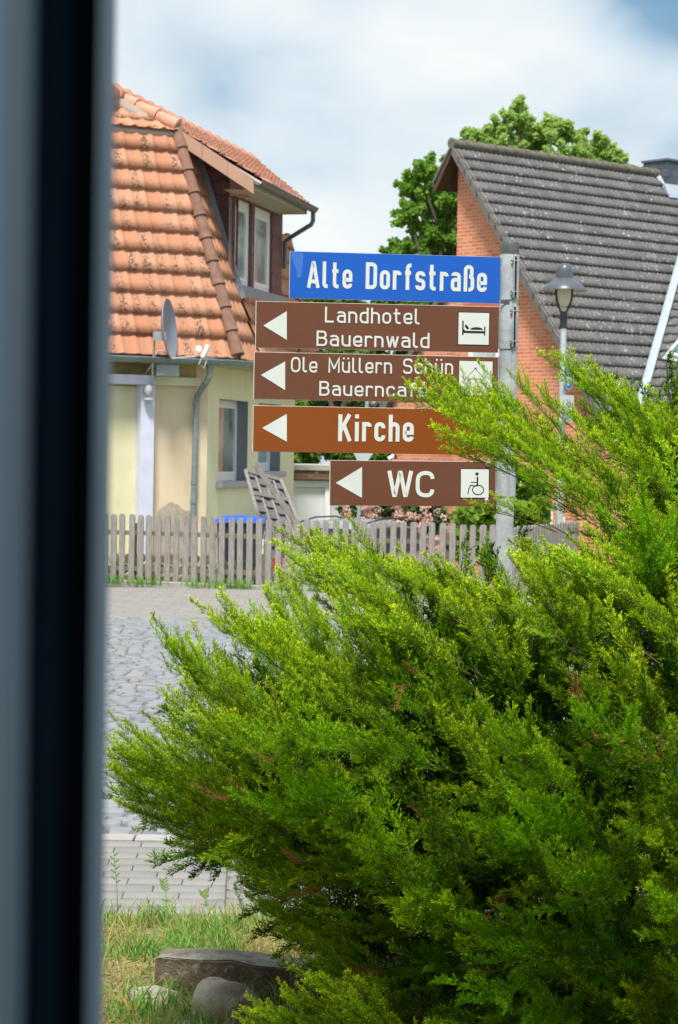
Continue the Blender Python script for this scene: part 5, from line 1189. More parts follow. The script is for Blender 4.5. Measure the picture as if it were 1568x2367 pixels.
main_poly = [G3(0, gE, zEv), G3(RL, gE, zEv), G3(RL, 0, A0[2]), G3(0, 0, A0[2])]
# valley where the wing roof meets the main slope
def mhit(px, py):
    p0, n0 = plane3(G3(0, 0, A0[2]), G3(1, 0, A0[2]), G3(0, 1, A0[2] - SL)); return hit(px, py, p0, n0)
Va = mhit(1574, 590); Vb = mhit(1478, 930)
def rg(p): return ((p[:2] - A0[:2]) @ RD, (p[:2] - A0[:2]) @ GD)
(ra, ga), (rb_, gb) = rg(Va), rg(Vb); print('valley', (ra, ga), (rb_, gb))
rv = lambda g: ra + (rb_ - ra) * (g - ga) / (gb - ga)
gv0 = ga - 1.6
zz_g = lambda g: A0[2] - SL * g
# main slope in three convex pieces: left of the valley, upper part
tiled('main_roof', [G3(0, gE, zz_g(gE)), G3(rv(gE), gE, zz_g(gE)), G3(rv(gv0), gv0, zz_g(gv0)), G3(rv(gv0), 0, zz_g(0)), G3(0, 0, zz_g(0))], (*RD, 0), tile_grey, bh, gauge=0.335, tw=0.30, amp=0.027, lip=0.055, seg=8, humps=2)
tiled('main_roof', [G3(rv(gv0) + .002, gv0, zz_g(gv0)), G3(RL, gv0, zz_g(gv0)), G3(RL, 0, zz_g(0)), G3(rv(gv0) + .002, 0, zz_g(0))], (*RD, 0), tile_grey, bh, gauge=0.335, tw=0.30, amp=0.027, lip=0.055, seg=8, humps=2, seed=1)
# wing slope facing the camera side, contains the gable direction
V1 = G3(rv(gv0), gv0, zz_g(gv0)); V2 = G3(rv(gE), gE, zz_g(gE)); gt = np.array([*GD, 0])
tiled('wing_roof', [V2, V2 + gt * 6, V1 + gt * 9, V1], gt, tile_grey, bh, gauge=0.335, tw=0.30, amp=0.024, lip=0.040, seg=8, humps=1, seed=2)
pv, nv_ = plane3(V1, V2, V2 + gt)
if nv_[2] < 0: nv_ = -nv_
vm = MB(); dv = (V2 - V1) / np.linalg.norm(V2 - V1); mpn = np.cross(np.array([*RD, 0]), G3(0, 1, zz_g(1)) - G3(0, 0, zz_g(0))); mpn /= np.linalg.norm(mpn)
if mpn[2] < 0: mpn = -mpn
sl_ = np.cross(mpn, dv); sl_ /= np.linalg.norm(sl_)
if sl_ @ np.array([*RD, 0]) > 0: sl_ = -sl_
sr_ = np.cross(nv_, dv); sr_ /= np.linalg.norm(sr_)
if sr_ @ gt < 0: sr_ = -sr_
a, b = V1 + mpn * .085, V2 + mpn * .085
hh = .07 * mpn
vm.face([a + hh + sl_ * .15, b + hh + sl_ * .15, b + hh * .5, a + hh * .5]); vm.face([a + hh * .5, b + hh * .5, b + nv_ * .07 + sr_ * .15, a + nv_ * .07 + sr_ * .15])

vm.build('valley_flashing', mat('pale_zinc_valley', (.48, .55, .60), .45, .12, 8, metal=.2), bh)
# ridge, verge tiles
rm = MB(); ridge_tiles(rm, G3(-.04, 0, A0[2] + .05), G3(7.35, 0, A0[2] + .05), .115, .38, .02, 1.08)
rm.build('ridge_tiles', mat('grey_ridge_tile', (.135, .125, .115), .9, .35, 7, .4, second=(.10, .09, .05)), bh, smooth=True)
vg = MB(); L_ = math.hypot(1, SL); n_ = int(gE * L_ / .335); dn_ = (G3(0, 1, zz_g(1)) - G3(0, 0, zz_g(0))) / L_
for i in range(n_):
    p = G3(0, 0, zz_g(0)) + dn_ * (i * .335 + .02); q = p + dn_ * .36
    rr3 = np.array([*RD, 0]); o1 = mpn * (.02); o2 = mpn * (.065)
    dnv = -np.array([0, 0, 1]) * .20
    A_ = [p + o1 - rr3 * .05, q + o2 - rr3 * .05, q + o2 - rr3 * .05 + dnv, p + o1 - rr3 * .05 + dnv]
    B_ = [v + rr3 * .16 for v in A_]
    vg.mesh(A_ + B_, [(0, 1, 2, 3), (7, 6, 5, 4), (0, 4, 5, 1), (1, 5, 6, 2), (2, 6, 7, 3), (3, 7, 4, 0)])
vg.build('verge_tiles', mat('grey_verge_tile', (.150, .140, .135), .85, .15, 5), bh)
# short far slope of the front part with boarded underside
gl = -0.62; LS = 1.35
fs = MB(); q0 = G3(-.05, 0, A0[2] + .05); q1 = G3(-.05, gl, A0[2] + .05 + gl * LS * 1.0)
def slab(mb, p, q, ln, th): 
    r3 = np.array([*RD, 0]) * ln; nn_ = np.cross(q - p, r3); nn_ /= np.linalg.norm(nn_)
    if nn_[2] < 0: nn_ = -nn_
    A_ = [p, q, q + r3, p + r3]; B_ = [v - nn_ * th for v in A_]; mb.mesh(A_ + B_, [(0, 1, 2, 3), (7, 6, 5, 4), (0, 4, 5, 1), (1, 5, 6, 2), (2, 6, 7, 3), (3, 7, 4, 0)])
slab(fs, q0, q1, 9.0, .05); fs.build('far_roof', MATS['grey_verge_tile'], bh)
fs = MB(); slab(fs, G3(-.02, -.02, A0[2] - .08), G3(-.02, gl + .03, A0[2] - .10 + (gl) * LS), 9.0, .03); fs.beam(G3(.0, -.02, A0[2] - .13), G3(.0, gl + .05, A0[2] - .15 + gl * LS), .05, .10); fs.build('boarded_soffit', mat('dark_brown_boards', (.085, .045, .03), .8, .3, 6), bh)
# brick walls
gw = ghit(1058, 480, .30)[0]; print('gable wall left at g', gw)
def brickpoly(mb, pts, d): mb.face(pts, [(float(p[:2] @ d), float(p[2])) for p in pts])
bw = MB(); R0 = .30; zl = A0[2] - .12 - (gw - 0) * SL if gw > 0 else A0[2] - .2 + gw * LS
brickpoly(bw, [G3(R0, gw, -1.4), G3(R0, gE - .4, -1.4), G3(R0, gE - .4, zz_g(gE - .4) - .16), G3(R0, gw, zz_g(max(gw, 0)) - .16 - (0 if gw > 0 else -gw * LS))], GD)
brickpoly(bw, [G3(R0, gw, -1.4), G3(R0, gw, zz_g(max(gw, 0)) - .2), G3(R0 + 9, gw, zz_g(max(gw, 0)) - .2), G3(R0 + 9, gw, -1.4)], RD)
brickpoly(bw, [G3(R0, gE - .4, -1.4), G3(R0, gE + 1.6, -1.4), G3(R0, gE + 1.6, zEv - .16), G3(R0, gE - .4, zEv - .16)], GD)
brickpoly(bw, [G3(R0, gE + 1.6, -1.4), G3(R0 + 4, gE + 1.6, -1.4), G3(R0 + 4, gE + 1.6, zEv - .16), G3(R0, gE + 1.6, zEv - .16)], RD)
brickpoly(bw, [G3(rv(gE) + .4, gE, -1.4), G3(rv(gE) + .4, gE + 8, -1.4), G3(rv(gE) + .4, gE + 8, zEv), G3(rv(gE) + .4, gE, zEv)], GD)
bw.build('gable_wall', brick_red, bh)
fr_ = MB(); fr_.mesh([G3(a, b, c) for c in (zEv - .155, zEv - .05) for a, b in ((R0 - .1, gE - .02), (R0 - .1, gE + 1.75), (R0 + 4, gE + 1.75), (R0 + 4, gE - .02))], [(3, 2, 1, 0), (4, 5, 6, 7), (0, 1, 5, 4), (1, 2, 6, 5), (2, 3, 7, 6), (3, 0, 4, 7)]); fr_.build('flat_roof', MATS['grey_verge_tile'], bh)
# lower wing behind, its own gable going down to the left
R1 = 2.2
w_a = ghit(1016, 700, R1); w_b = ghit(900, 932, R1); sl2 = (w_a[1] - w_b[1]) / (w_a[0] - w_b[0]); g_end = ghit(884, 962, R1)
gwl = ghit(906, 1050, R1)[0]; print('rear wing', w_a, w_b, sl2, gwl)
top_g = ghit(1068, 600, R1)[0]; zt_g = w_a[1] + (top_g - w_a[0]) * sl2
bw2 = MB(); brickpoly(bw2, [G3(R1, gwl, -1.4), G3(R1, top_g, -1.4), G3(R1, top_g, zt_g - .12), G3(R1, gwl, w_a[1] + (gwl - w_a[0]) * sl2 - .12)], GD); bw2.build('rear_gable_wall', brick_red, bh)
fs = MB(); slab(fs, G3(R1 - .2, top_g, zt_g), G3(R1 - .2, g_end[0], g_end[1]), 9, .14); fs.build('rear_roof', MATS['grey_verge_tile'], bh)
# windows on the gable (flush frames with soldier courses)
def gwin(x0, y0, x1, y1, R_=R0, lint=True, gl=cg2):
    a = ghit(x0, y1, R_); b = ghit(x1, y0, R_)
    w = window(bh, G3(R_, 0, 0)[:2], GD, -RD, a[0], b[0], a[1], b[1], deep=-.055, fr=.07, gl=gl, thick=.06)
    if lint:
        mb = MB(); n_ = int((b[0] - a[0] + .5) / .085)
        for i in range(n_): mb.obox(G3(R_ - .012, a[0] - .25 + (i + .5) * .085, b[1] + .17), (*GD, 0), (*RD, 0), (0, 0, 1), .036, .012, .115)
        mb.build('soldier_course', mat('brick_plain', (.50, .15, .085), .85, .12, 5), w)
gwin(1086, 726, 1160, 870, gl=cg1)
gwin(1414, 1009, 1482, 1035, lint=False)
for a, b, c in ((1258, 1181, 1276), (1289, 1195, 1304)):
    q = at(a + 4, b, 44); q2 = at(c + 2, b, 44); MB().box(q[0], q2[0], 44.0, 44.25, -1.2, q[2]).build('white_post', white_paint, bh)
q = ghit(1416, 1190); q2 = ghit(1440, 1168); MB().obox(G3(R0 - .03, (q[0] + q2[0]) / 2, (q[1] + q2[1]) / 2), (*GD, 0), (*RD, 0), (0, 0, 1), (q2[0] - q[0]) / 2, .03, (q2[1] - q[1]) / 2).build('white_box', white_paint, bh)
cm = thing('security_lamp', tuple(at(905, 1058, 50)), 'small white security lamp on the left corner of the brick wall', 'lamp')
MB().tube([at(898, 1061, 50), at(911, 1054, 50)], .05, 10).build('lamp_head', white_paint, cm, smooth=True); MB().tube([at(911, 1050, 50.1), at(914, 1057, 50.2)], .05, 8).build('bracket', cap_grey, cm)
# chimney clad in slate scales
cl_ = MB(); cq_ = mhit(1541, 443); k7, g1c = rg(cq_)
g0c = (hit(1487, 400, G3(k7, 0, 0), (*RD, 0))[:2] - A0[:2]) @ GD; zc1 = hit(1539, 366, G3(k7, 0, 0), (*RD, 0))[2]
print('chimney', k7, g0c, g1c, zc1)
def cbx(mb, r0_, r1_, g0_, g1_, z0_, z1_):
    c = [(r0_, g0_), (r0_, g1_), (r1_, g1_), (r1_, g0_)]
    for i in range(4):
        a_, b_ = c[i], c[(i + 1) % 4]; pts = [G3(*a_, z0_), G3(*b_, z0_), G3(*b_, z1_), G3(*a_, z1_)]; d = GD if i % 2 == 0 else RD
        mb.face(pts, [(float(p[:2] @ d), float(p[2])) for p in pts])
    mb.face([G3(*p, z1_) for p in c])
cbx(cl_, k7, k7 + 1.1, g0c, g1c, A0[2] - 2.2, zc1 - .05); cho = cl_.build('chimney', sl_blk, bh)
cc = MB(); cbx(cc, k7 - .04, k7 + 1.14, g0c - .04, g1c + .04, zc1 - .05, zc1); cc.build('chimney_cap', zinc_dark, cho)
lf = MB()
lf.face([G3(k7 - .13, -.02, zz_g(0) + .10), G3(k7 - .13, g1c + .14, zz_g(g1c + .14) + .10), G3(k7 - .01, g1c + .14, zz_g(g1c + .14) + .13), G3(k7 - .01, -.02, zz_g(0) + .20)])
lf.face([G3(k7 - .13, g1c + .20, zz_g(g1c + .2) + .10), G3(k7 + 1.3, g1c + .20, zz_g(g1c + .2) + .10), G3(k7 + 1.3, g1c + .01, zz_g(g1c) + .20), G3(k7 - .13, g1c + .01, zz_g(g1c) + .20)]); lf.build('chimney_flashing', mat('pale_zinc_flash', (.34, .40, .46), .5, .12), cho)
# roof window on the wing
wq = [hit(x, y, pv, nv_) + nv_ * .06 for x, y in ((1534, 836), (1600, 848), (1640, 800), (1574, 788))]
def pslab(q4, n, th, name, mt, par): mb = MB(); mb.mesh(list(q4) + [p + n * th for p in q4], [(3, 2, 1, 0), (4, 5, 6, 7), (0, 1, 5, 4), (1, 2, 6, 5), (2, 3, 7, 6), (3, 0, 4, 7)]); return mb.build(name, mt, par)
rw = pslab(wq, nv_, .03, 'roof_window', MATS['pale_zinc_valley'], bh)
ctr = sum(wq) / 4; pslab([ctr + (p - ctr) * .74 + nv_ * .03 for p in wq], nv_, .08, 'window_frame', white_paint, rw); pslab([ctr + (p - ctr) * .55 + nv_ * .115 for p in wq], nv_, .01, 'pane', glass, rw)

# ================================================================== LEAFY THINGS
def leaves(rs, centers, radii, n_per, size, flat=0.8, shell=0.35, tone_up=True):
    """leaf-sized folded faces spread through overlapping clumps"""
    Cn = np.array(centers, float); Rr = np.array(radii, float); idx = np.repeat(np.arange(len(Cn)), n_per) if np.isscalar(n_per) else np.repeat(np.arange(len(Cn)), n_per)
    n = len(idx); d = rs.normal(size=(n, 3)); d /= np.linalg.norm(d, axis=1)[:, None]
    rad_ = (shell + (1 - shell) * rs.random(n)) ** 0.6
    lump = 1 + .22 * np.sin(d[:, 0] * 5 + idx) * np.cos(d[:, 2] * 6 + idx * 2)
    P = Cn[idx] + d * (Rr[idx] * rad_ * lump)[:, None] * np.array([1, 1, flat])
    a = rs.normal(size=(n, 3)); a[:, 2] -= .3; a /= np.linalg.norm(a, axis=1)[:, None]
    b = rs.normal(size=(n, 3)) + np.array([0, 0, .6]); b -= a * np.sum(a * b, 1)[:, None]; b /= np.linalg.norm(b, axis=1)[:, None]
    c = np.cross(a, b); sz = size * rs.uniform(.6, 1.25, n)
    L_ = sz[:, None]; W_ = (sz * rs.uniform(.38, .52, n))[:, None]
    V = np.stack([P, P + a * L_ * .45 + c * W_ + b * L_ * .1, P + a * L_, P + a * L_ * .45 - c * W_ + b * L_ * .1], 1).reshape(-1, 3)
    Q = np.arange(4 * n).reshape(n, 4)
    tone = np.clip(rs.normal(.5, .22, n) + (rs.random(len(Cn))[idx] - .5) * .5, 0, 1)
    return V, Q, np.repeat(tone, 4)
def limbs(mb, base, tips, r0=.16, wob=.25, seed=0):
    rr = random.Random(seed); base = np.array(base, float)
    for t in tips:
        t = np.array(t, float); pts = []; n = 6
        for i in range(n + 1):
            u = i / n; p = base * (1 - u) + t * u; p = p + np.array([rr.uniform(-wob, wob), rr.uniform(-wob, wob), 0]) * math.sin(PI * u); p[2] += .25 * (t[2] - base[2]) * math.sin(PI * u) * .4; pts.append(p)
        mb.tube(pts, [r0 * (1 - .85 * i / n) for i in range(n + 1)], 7)
def tree(name, label, gx_, gY_, z0, clumps, n_per, leaf, mt, seed, trunk_r=.22, split=.45, extra=0, sub=5, spread=.55):
    """clumps: (px, py, r px, depth offset)"""
    rs = np.random.default_rng(seed); rr = random.Random(seed); pxm = F / gY_
    base = np.array([gx_, gY_, z0]); t = thing(name, tuple(base), label, 'tree', 'trees behind the houses')
    cs = []; ra = []; big = []
    for (x, y, r, dy) in clumps:
        p = at(x, y, gY_ + dy); R_ = r / pxm; big.append(p)
        for k in range(sub):                       # twiggy boughs breaking up the outline
            d = rs.normal(size=3); d[2] += .35; d /= np.linalg.norm(d); reach = rs.uniform(.75, 1.35)
            for t_ in (.3, .55, .8, 1.0): cs.append(p + d * R_ * t_ * reach + rs.normal(size=3) * R_ * .09); ra.append(R_ * (.36 - .22 * t_) * rs.uniform(.7, 1.3))
    V, Q, tn = leaves(rs, cs, ra, n_per, leaf)
    top = max(b[2] for b in big); fork = base + np.array([0, 0, (top - z0) * split])
    mb = MB(); mb.tube([base, base * .5 + fork * .5 + np.array([.05, 0, 0]), fork], [trunk_r * 1.2, trunk_r, trunk_r * .8], 10); limbs(mb, fork, big, trunk_r * .55, .3, seed)
    mb.build('trunk', bark, t, smooth=True)
    np_mesh('crown', V, Q, mt, t, {'tone': tn})
    return t
leaf_a = leaf_mat('spring_tree_leaf', (0.14, 0.31, 0.035), (0.30, 0.50, 0.08), .5, .5)
leaf_b = leaf_mat('light_tree_leaf', (0.30, 0.48, 0.10), (0.52, 0.68, 0.22), .5, .6)
leaf_c = leaf_mat('garden_tree_leaf', (0.085, 0.19, 0.018), (0.20, 0.34, 0.045), .5, .45)
cl = [(985, 395, 30, 0), (950, 440, 34, .5), (1010, 430, 45, 0), (1045, 400, 35, 1), (950, 500, 34, 0), (995, 485, 45, .8), (1045, 470, 40, 0), (1000, 545, 45, .5), (1050, 540, 42, 0), (960, 575, 32, 0), (915, 582, 22, 0), (1090, 480, 60, 1.5), (1060, 590, 50, 1), (1000, 620, 40, 1), (1110, 400, 50, 2), (940, 620, 35, 0), (1100, 570, 70, 2)]
tree('leafy_tree', 'tall green tree showing left of the red brick gable', at(1080, 800, 60)[0], 60, -.9, cl, 42, .13, leaf_a, 11, .22, .35, sub=10)
cl = [(1190, 268, 34, 0), (1165, 305, 34, 0), (1215, 310, 38, .5), (1120, 325, 30, 0), (1085, 318, 18, 0), (1150, 350, 50, 0), (1275, 300, 36, 0), (1250, 340, 50, 1), (1310, 320, 34, .5), (1345, 345, 36, 0), (1385, 335, 24, 0), (1325, 375, 55, 0), (1415, 365, 28, 0), (1440, 395, 30, 0), (1390, 385, 50, .5), (1200, 385, 60, 1), (1290, 420, 60, 1), (1400, 430, 50, 1), (1100, 370, 40, 0), (1480, 425, 40, .5)]
tree('leafy_tree', 'light green treetop rising behind the grey tiled ridge', at(1280, 800, 64)[0], 64, -.9, cl, 42, .13, leaf_b, 12, .25, .3, sub=10)
cl = [(690, 1050, 50, 0), (740, 1020, 60, 1), (800, 1050, 60, 0), (860, 1050, 45, 0), (700, 940, 50, 0), (770, 930, 60, 1), (840, 950, 60, 0), (900, 990, 40, 0), (760, 830, 60, 0), (830, 840, 60, 0), (895, 850, 40, .5), (780, 740, 50, 0), (860, 740, 60, 0), (930, 745, 55, 0), (1000, 740, 50, 0), (700, 1110, 50, 0), (800, 1120, 50, 0), (880, 1100, 50, 0), (920, 900, 40, 1), (880, 715, 30, 0), (960, 715, 30, 0), (700, 715, 26, 0), (740, 705, 26, 0), (800, 700, 26, 0), (1010, 712, 26, 0), (920, 700, 24, 0)]
tree('garden_tree', 'dense green tree behind the garage, filling the gaps between the signs', at(790, 1100, 56)[0], 56, -.9, cl, 60, .14, leaf_c, 13, .2, .25, sub=10)

# rhododendron: dark leaves, pink-beige flower trusses
rs = np.random.default_rng(21); RY = 40.5
rh = thing('rhododendron', tuple(at(910, 1300, RY)[:2]) + (-.8,), 'rhododendron bush covered in pale pink blossom behind the fence', 'shrub')
cs = [at(x, y, RY + d) for x, y, d in ((820, 1175, 0), (850, 1165, .2), (880, 1170, 0), (915, 1175, .2), (950, 1170, 0), (985, 1180, .1), (1005, 1195, 0), (840, 1215, 0), (890, 1220, .2), (940, 1215, 0), (985, 1225, 0), (860, 1270, 0), (920, 1275, 0), (975, 1265, 0), (820, 1250, .1))]
V, Q, tn = leaves(rs, cs, [.26] * len(cs), 260, .13); np_mesh('foliage', V, Q, leaf_mat('rhododendron_leaf', (.020, .050, .015), (.06, .13, .035), .35, .15), rh, {'tone': tn})
fc = []
for c in cs:
    for k in range(17):
        d = rs.normal(size=3); d /= np.linalg.norm(d); d[1] = -abs(d[1]) - .2; fc.append(c + d * .29)
V, Q, tn = leaves(rs, fc, [.075] * len(fc), 26, .05, shell=.6); np_mesh('blossom', V, Q, leaf_mat('pink_blossom', (.74, .44, .36), (.92, .74, .64), .6, .35), rh, {'tone': tn})
mb = MB(); limbs(mb, (ORG[rh.name][0], RY, -.8), cs[::3], .04, .05, 3); mb.build('stems', bark, rh)
# laurel
LbY = 36.5
lb = thing('laurel_bush', tuple(at(1160, 1300, LbY)[:2]) + (-.7,), 'bright green large-leaved bush behind the signpost', 'shrub')
cs = [at(x, y, LbY + d) for x, y, d in ((1085, 1190, 0), (1110, 1175, .2), (1150, 1160, 0), (1190, 1120, .2), (1215, 1110, 0), (1235, 1130, .2), (1245, 1170, 0), (1200, 1170, 0), (1215, 1215, .1), (1160, 1210, 0), (1110, 1220, 0), (1080, 1225, 0), (1240, 1220, .2), (1130, 1260, 0), (1200, 1265, 0), (1080, 1270, 0))]
V, Q, tn = leaves(rs, cs, [.23] * len(cs), 190, .16); np_mesh('foliage', V, Q, leaf_mat('laurel_leaf', (.10, .22, .02), (.26, .40, .05), .35, .35), lb, {'tone': tn})
mb = MB(); limbs(mb, (ORG[lb.name][0], LbY, -.7), cs[::3], .04, .05, 3); mb.build('stems', bark, lb)

# ------------------------------------------------------------------ grass
def blades(rs, pts, hmin, hmax, wid, lean=.5):
    n = len(pts); P = np.c_[pts, np.full(n, .02)] if pts.shape[1] == 2 else pts
    h = rs.uniform(hmin, hmax, n); az = rs.uniform(0, 2 * PI, n); ln = rs.uniform(.1, lean, n) * h
    d = np.c_[np.cos(az), np.sin(az), np.zeros(n)]; az2 = rs.uniform(0, PI, n); sd_ = np.c_[np.cos(az2), np.sin(az2), np.zeros(n)]
    w_ = wid * rs.uniform(.6, 1.4, n); V = []
    for (t, ww) in ((0, 1), (.45, .8), (.8, .5), (1, .08)):
        c = P + np.array([0, 0, 1]) * (h * (t - .18 * t * t))[:, None] + d * (ln * t * t)[:, None]
        V += [c - sd_ * (w_ * ww / 2)[:, None], c + sd_ * (w_ * ww / 2)[:, None]]
    V = np.stack(V, 1).reshape(-1, 3); b = np.arange(n)[:, None] * 8
    Q = np.concatenate([b + np.array([0, 1, 3, 2]), b + np.array([2, 3, 5, 4]), b + np.array([4, 5, 7, 6])], 0)
    return V, Q
def clumped(rs, n, x0, x1, y0, y1, k, sig):
    c = np.c_[rs.uniform(x0, x1, k), rs.uniform(y0, y1, k)]; i = rs.integers(0, k, n); return c[i] + rs.normal(size=(n, 2)) * sig, i
grass_g = leaf_mat('green_grass', (.09, .25, .03), (.26, .48, .09), .5, .4); grass_d = leaf_mat('dry_grass', (.34, .30, .09), (.56, .52, .20), .7, .4)
rs = np.random.default_rng(31)
p, i = clumped(rs, 15000, -2.6, 2.6, 7.0, 9.05, 330, .045); p = p[(p[:, 1] < 9.1)]
keep = rs.random(len(p)) < np.where(p[:, 0] < -.35, 1.0, .55); p = p[keep]
V, Q = blades(rs, p, .04, .14, .0062, 1.0); t1 = np.repeat(np.clip(rs.normal(.5, .3, len(p)), 0, 1), 8)
tag(np_mesh('green_grass', V, Q, grass_g, None, {'tone': t1}, org=np.array([0, 8, 0.])), 'tufts of fresh green grass on the verge by the pavement', 'grass', kind='stuff')
p, i = clumped(rs, 16000, -2.6, 2.6, 7.0, 9.0, 600, .06)
keep = rs.random(len(p)) < np.where(p[:, 0] > -.45, 1.0, .33); p = p[keep]
V, Q = blades(rs, p, .04, .13, .005, .6); t1 = np.repeat(np.clip(rs.normal(.5, .3, len(p)), 0, 1), 8)
tag(np_mesh('dry_grass', V, Q, grass_d, None, {'tone': t1}, org=np.array([0, 8, 0.])), 'straw-yellow dry grass along the back of the concrete block', 'grass', kind='stuff')
# lying thatch
n = 24000; p = np.c_[rs.uniform(-2, 2, n), rs.uniform(6.4, 8.9, n), rs.uniform(.021, .035, n)]; az = rs.uniform(0, 2 * PI, n); L_ = rs.uniform(.03, .11, n)
d = np.c_[np.cos(az), np.sin(az), rs.uniform(-.05, .25, n)] * L_[:, None]; s_ = np.c_[-np.sin(az), np.cos(az), np.zeros(n)] * .0022
V = np.stack([p - s_, p + s_, p + d + s_ * .4, p + d - s_ * .4], 1).reshape(-1, 3)
tag(np_mesh('straw_thatch', V, np.arange(4 * n).reshape(n, 4), grass_d, None, {'tone': np.repeat(rs.random(n), 4)}, org=np.array([0, 8, 0.])), 'dead straw lying flat on the verge soil', 'straw', kind='stuff')
# weeds at the fence foot and behind it
k = 3400; u = rs.uniform(-3.0, 6.3, k); dens = (np.sin(u * 4.1) + np.sin(u * 9.3 + 1) + 1.6) / 3.6; u = u[rs.random(k) < dens]
q = fA[None, :] + fd[None, :] * u[:, None] + np.c_[-fn[0] * 0 + rs.normal(size=len(u)) * .03, rs.normal(size=len(u)) * .06 - .12]
V, Q = blades(rs, q, .05, .20, .012, .8); V2, Q2 = blades(rs, q[::2] + np.array([0, .45]), .15, .55, .016, .6)
V = np.r_[V, V2]; Q = np.r_[Q, Q2 + 8 * len(q)]
tag(np_mesh('fence_weeds', V, Q, grass_g, None, {'tone': np.repeat(rs.random(len(V) // 8), 8)}, org=np.array([0, 31, 0.])), 'green weeds growing at the foot of the picket fence', 'weeds', kind='stuff')
# tall weed stems on the pavement joints
wd = MB()
for (x_, y_, Y_, h_) in ((272, 2120, 9.1, .24), (386, 2100, 9.25, .10), (478, 2110, 9.2, .06)):
    b = at(x_, y_, Y_); b[2] = .02; wd.tube([b, b + np.array([-.006, 0, h_ * .5]), b + np.array([-.02, 0, h_])], [.0022, .0016, .001], 5)
    for k in range(9): t_ = .45 + k * .06; q = b + np.array([-.02 * t_, 0, h_ * t_]); s_ = (-1) ** k; wd.beam(q, q + np.array([s_ * .018, .004, .014]), .003, .006)
tag(wd.build('pavement_weeds', mat('weed_green', (.16, .26, .07), .6, .2)), 'thin seed-headed weeds standing in the paving joints', 'weeds', kind='stuff')

# ------------------------------------------------------------------ stones and block
def rock(name, label, c, rx, ry, rz, seed, mt):
    rr = np.random.default_rng(seed); bm = bmesh.new(); bmesh.ops.create_icosphere(bm, subdivisions=4, radius=1)
    ph = rr.uniform(0, 6, 12); fr = rr.uniform(1.2, 4.5, 12); dirs = rr.normal(size=(12, 3)); dirs /= np.linalg.norm(dirs, axis=1)[:, None]
    for v in bm.verts:
        p = np.array(v.co); s = 1 + sum(.045 / (fr[i] * .5) * math.sin(fr[i] * 2 * (p @ dirs[i]) + ph[i]) for i in range(12))
        cut = max(0, p @ dirs[0] - .70) * .8; p = p * s - dirs[0] * cut
        cut = max(0, p @ dirs[3] - .75) * .8; p = p - dirs[3] * cut
        v.co = (p[0] * rx, p[1] * ry, p[2] * rz)
    me = bpy.data.meshes.new(name); bm.to_mesh(me); bm.free(); me.materials.append(mt); o = bpy.data.objects.new(name, me); place(o, np.array(c), None)
    for pl_ in me.polygons: pl_.use_smooth = True
    return tag(o, label, 'stone', 'stones lying in front of the concrete block')
def stone_mat(name, a, b_, c_):
    M = bpy.data.materials.new(name); M.use_nodes = True; t = M.node_tree; L = t.links; b = t.nodes['Principled BSDF']; b.inputs['Roughness'].default_value = .9
    obj = nn(t, 'ShaderNodeTexCoord').outputs['Object']
    col = mixc(t, ramp(t, noise(t, obj, 9, 6, .65), .38, .62), a, b_); col = mixc(t, mathn(t, 'MULTIPLY', ramp(t, noise(t, obj, 26, 5, .7), .55, .66), .8), col, c_)
    gn = nn(t, 'ShaderNodeSeparateXYZ'); L.new(nn(t, 'ShaderNodeNewGeometry').outputs['Normal'], gn.inputs[0])     # upward faces made paler in lichen grey
    top = mathn(t, 'MULTIPLY', ramp(t, gn.outputs[2], .55, .9), ramp(t, noise(t, obj, 16, 5, .7), .30, .60)); col = mixc(t, mathn(t, 'MULTIPLY', top, .75), col, c_)
    L.new(col, b.inputs['Base Color']); bp = nn(t, 'ShaderNodeBump'); bp.inputs['Strength'].default_value = 1.0; bp.inputs['Distance'].default_value = .02
    L.new(noise(t, obj, 34, 6, .65), bp.inputs['Height']); L.new(bp.outputs[0], b.inputs['Normal']); return M
st1 = stone_mat('boulder_stone', (.30, .24, .20), (.42, .35, .29), (.46, .44, .38)); st2m = stone_mat('mossy_concrete', (.12, .080, .052), (.21, .155, .11), (.38, .38, .32))
q = at(535, 2352, 7.35); rock('boulder', 'brownish rounded boulder in front of the mossy concrete block', (q[0], q[1], .01), .165, .11, .145, 4, st1)
q = at(352, 2352, 7.5); rock('boulder', 'flat pale mossy stone among grass at the left of the boulder', (q[0], q[1], .02), .10, .08, .07, 9, st1)
q = at(445, 2365, 7.2); rock('boulder', 'small light stone low between the two larger stones', (q[0], q[1], .0), .06, .05, .05, 12, st1)
# block: slightly rotated old concrete beam
b0 = at(356, 2328, 7.65); b0[2] = 0; dd_ = np.array([math.cos(rad(10)), -math.sin(rad(10)) * 0.9, 0]); dd_ /= np.linalg.norm(dd_); pn = np.array([-dd_[1], dd_[0], 0])
bm = bmesh.new(); Lb, Wb, Hb = .95, .18, .150; nx, ny_, nz = 48, 12, 8; rr = np.random.default_rng(6)
bmesh.ops.create_cube(bm, size=1); bmesh.ops.bevel(bm, geom=list(bm.edges), offset=.035, segments=2, affect='EDGES'); bmesh.ops.subdivide_edges(bm, edges=list(bm.edges), cuts=10, use_grid_fill=True)
for v in bm.verts:
    p = np.array(v.co); x_, y_, z_ = (p[0] + .5) * Lb, (p[1] + .5) * Wb, (p[2] + .5) * Hb
    nz_ = .004 * math.sin(x_ * 31 + y_ * 17) + .003 * math.sin(x_ * 67 + z_ * 50) + .003 * math.sin(y_ * 80 + x_ * 23); z_ += nz_ + (.006 * math.sin(x_ * 9)); y_ += nz_
    w3_ = b0 + dd_ * x_ + pn * y_; v.co = (w3_[0] - b0[0], w3_[1] - b0[1], z_ )
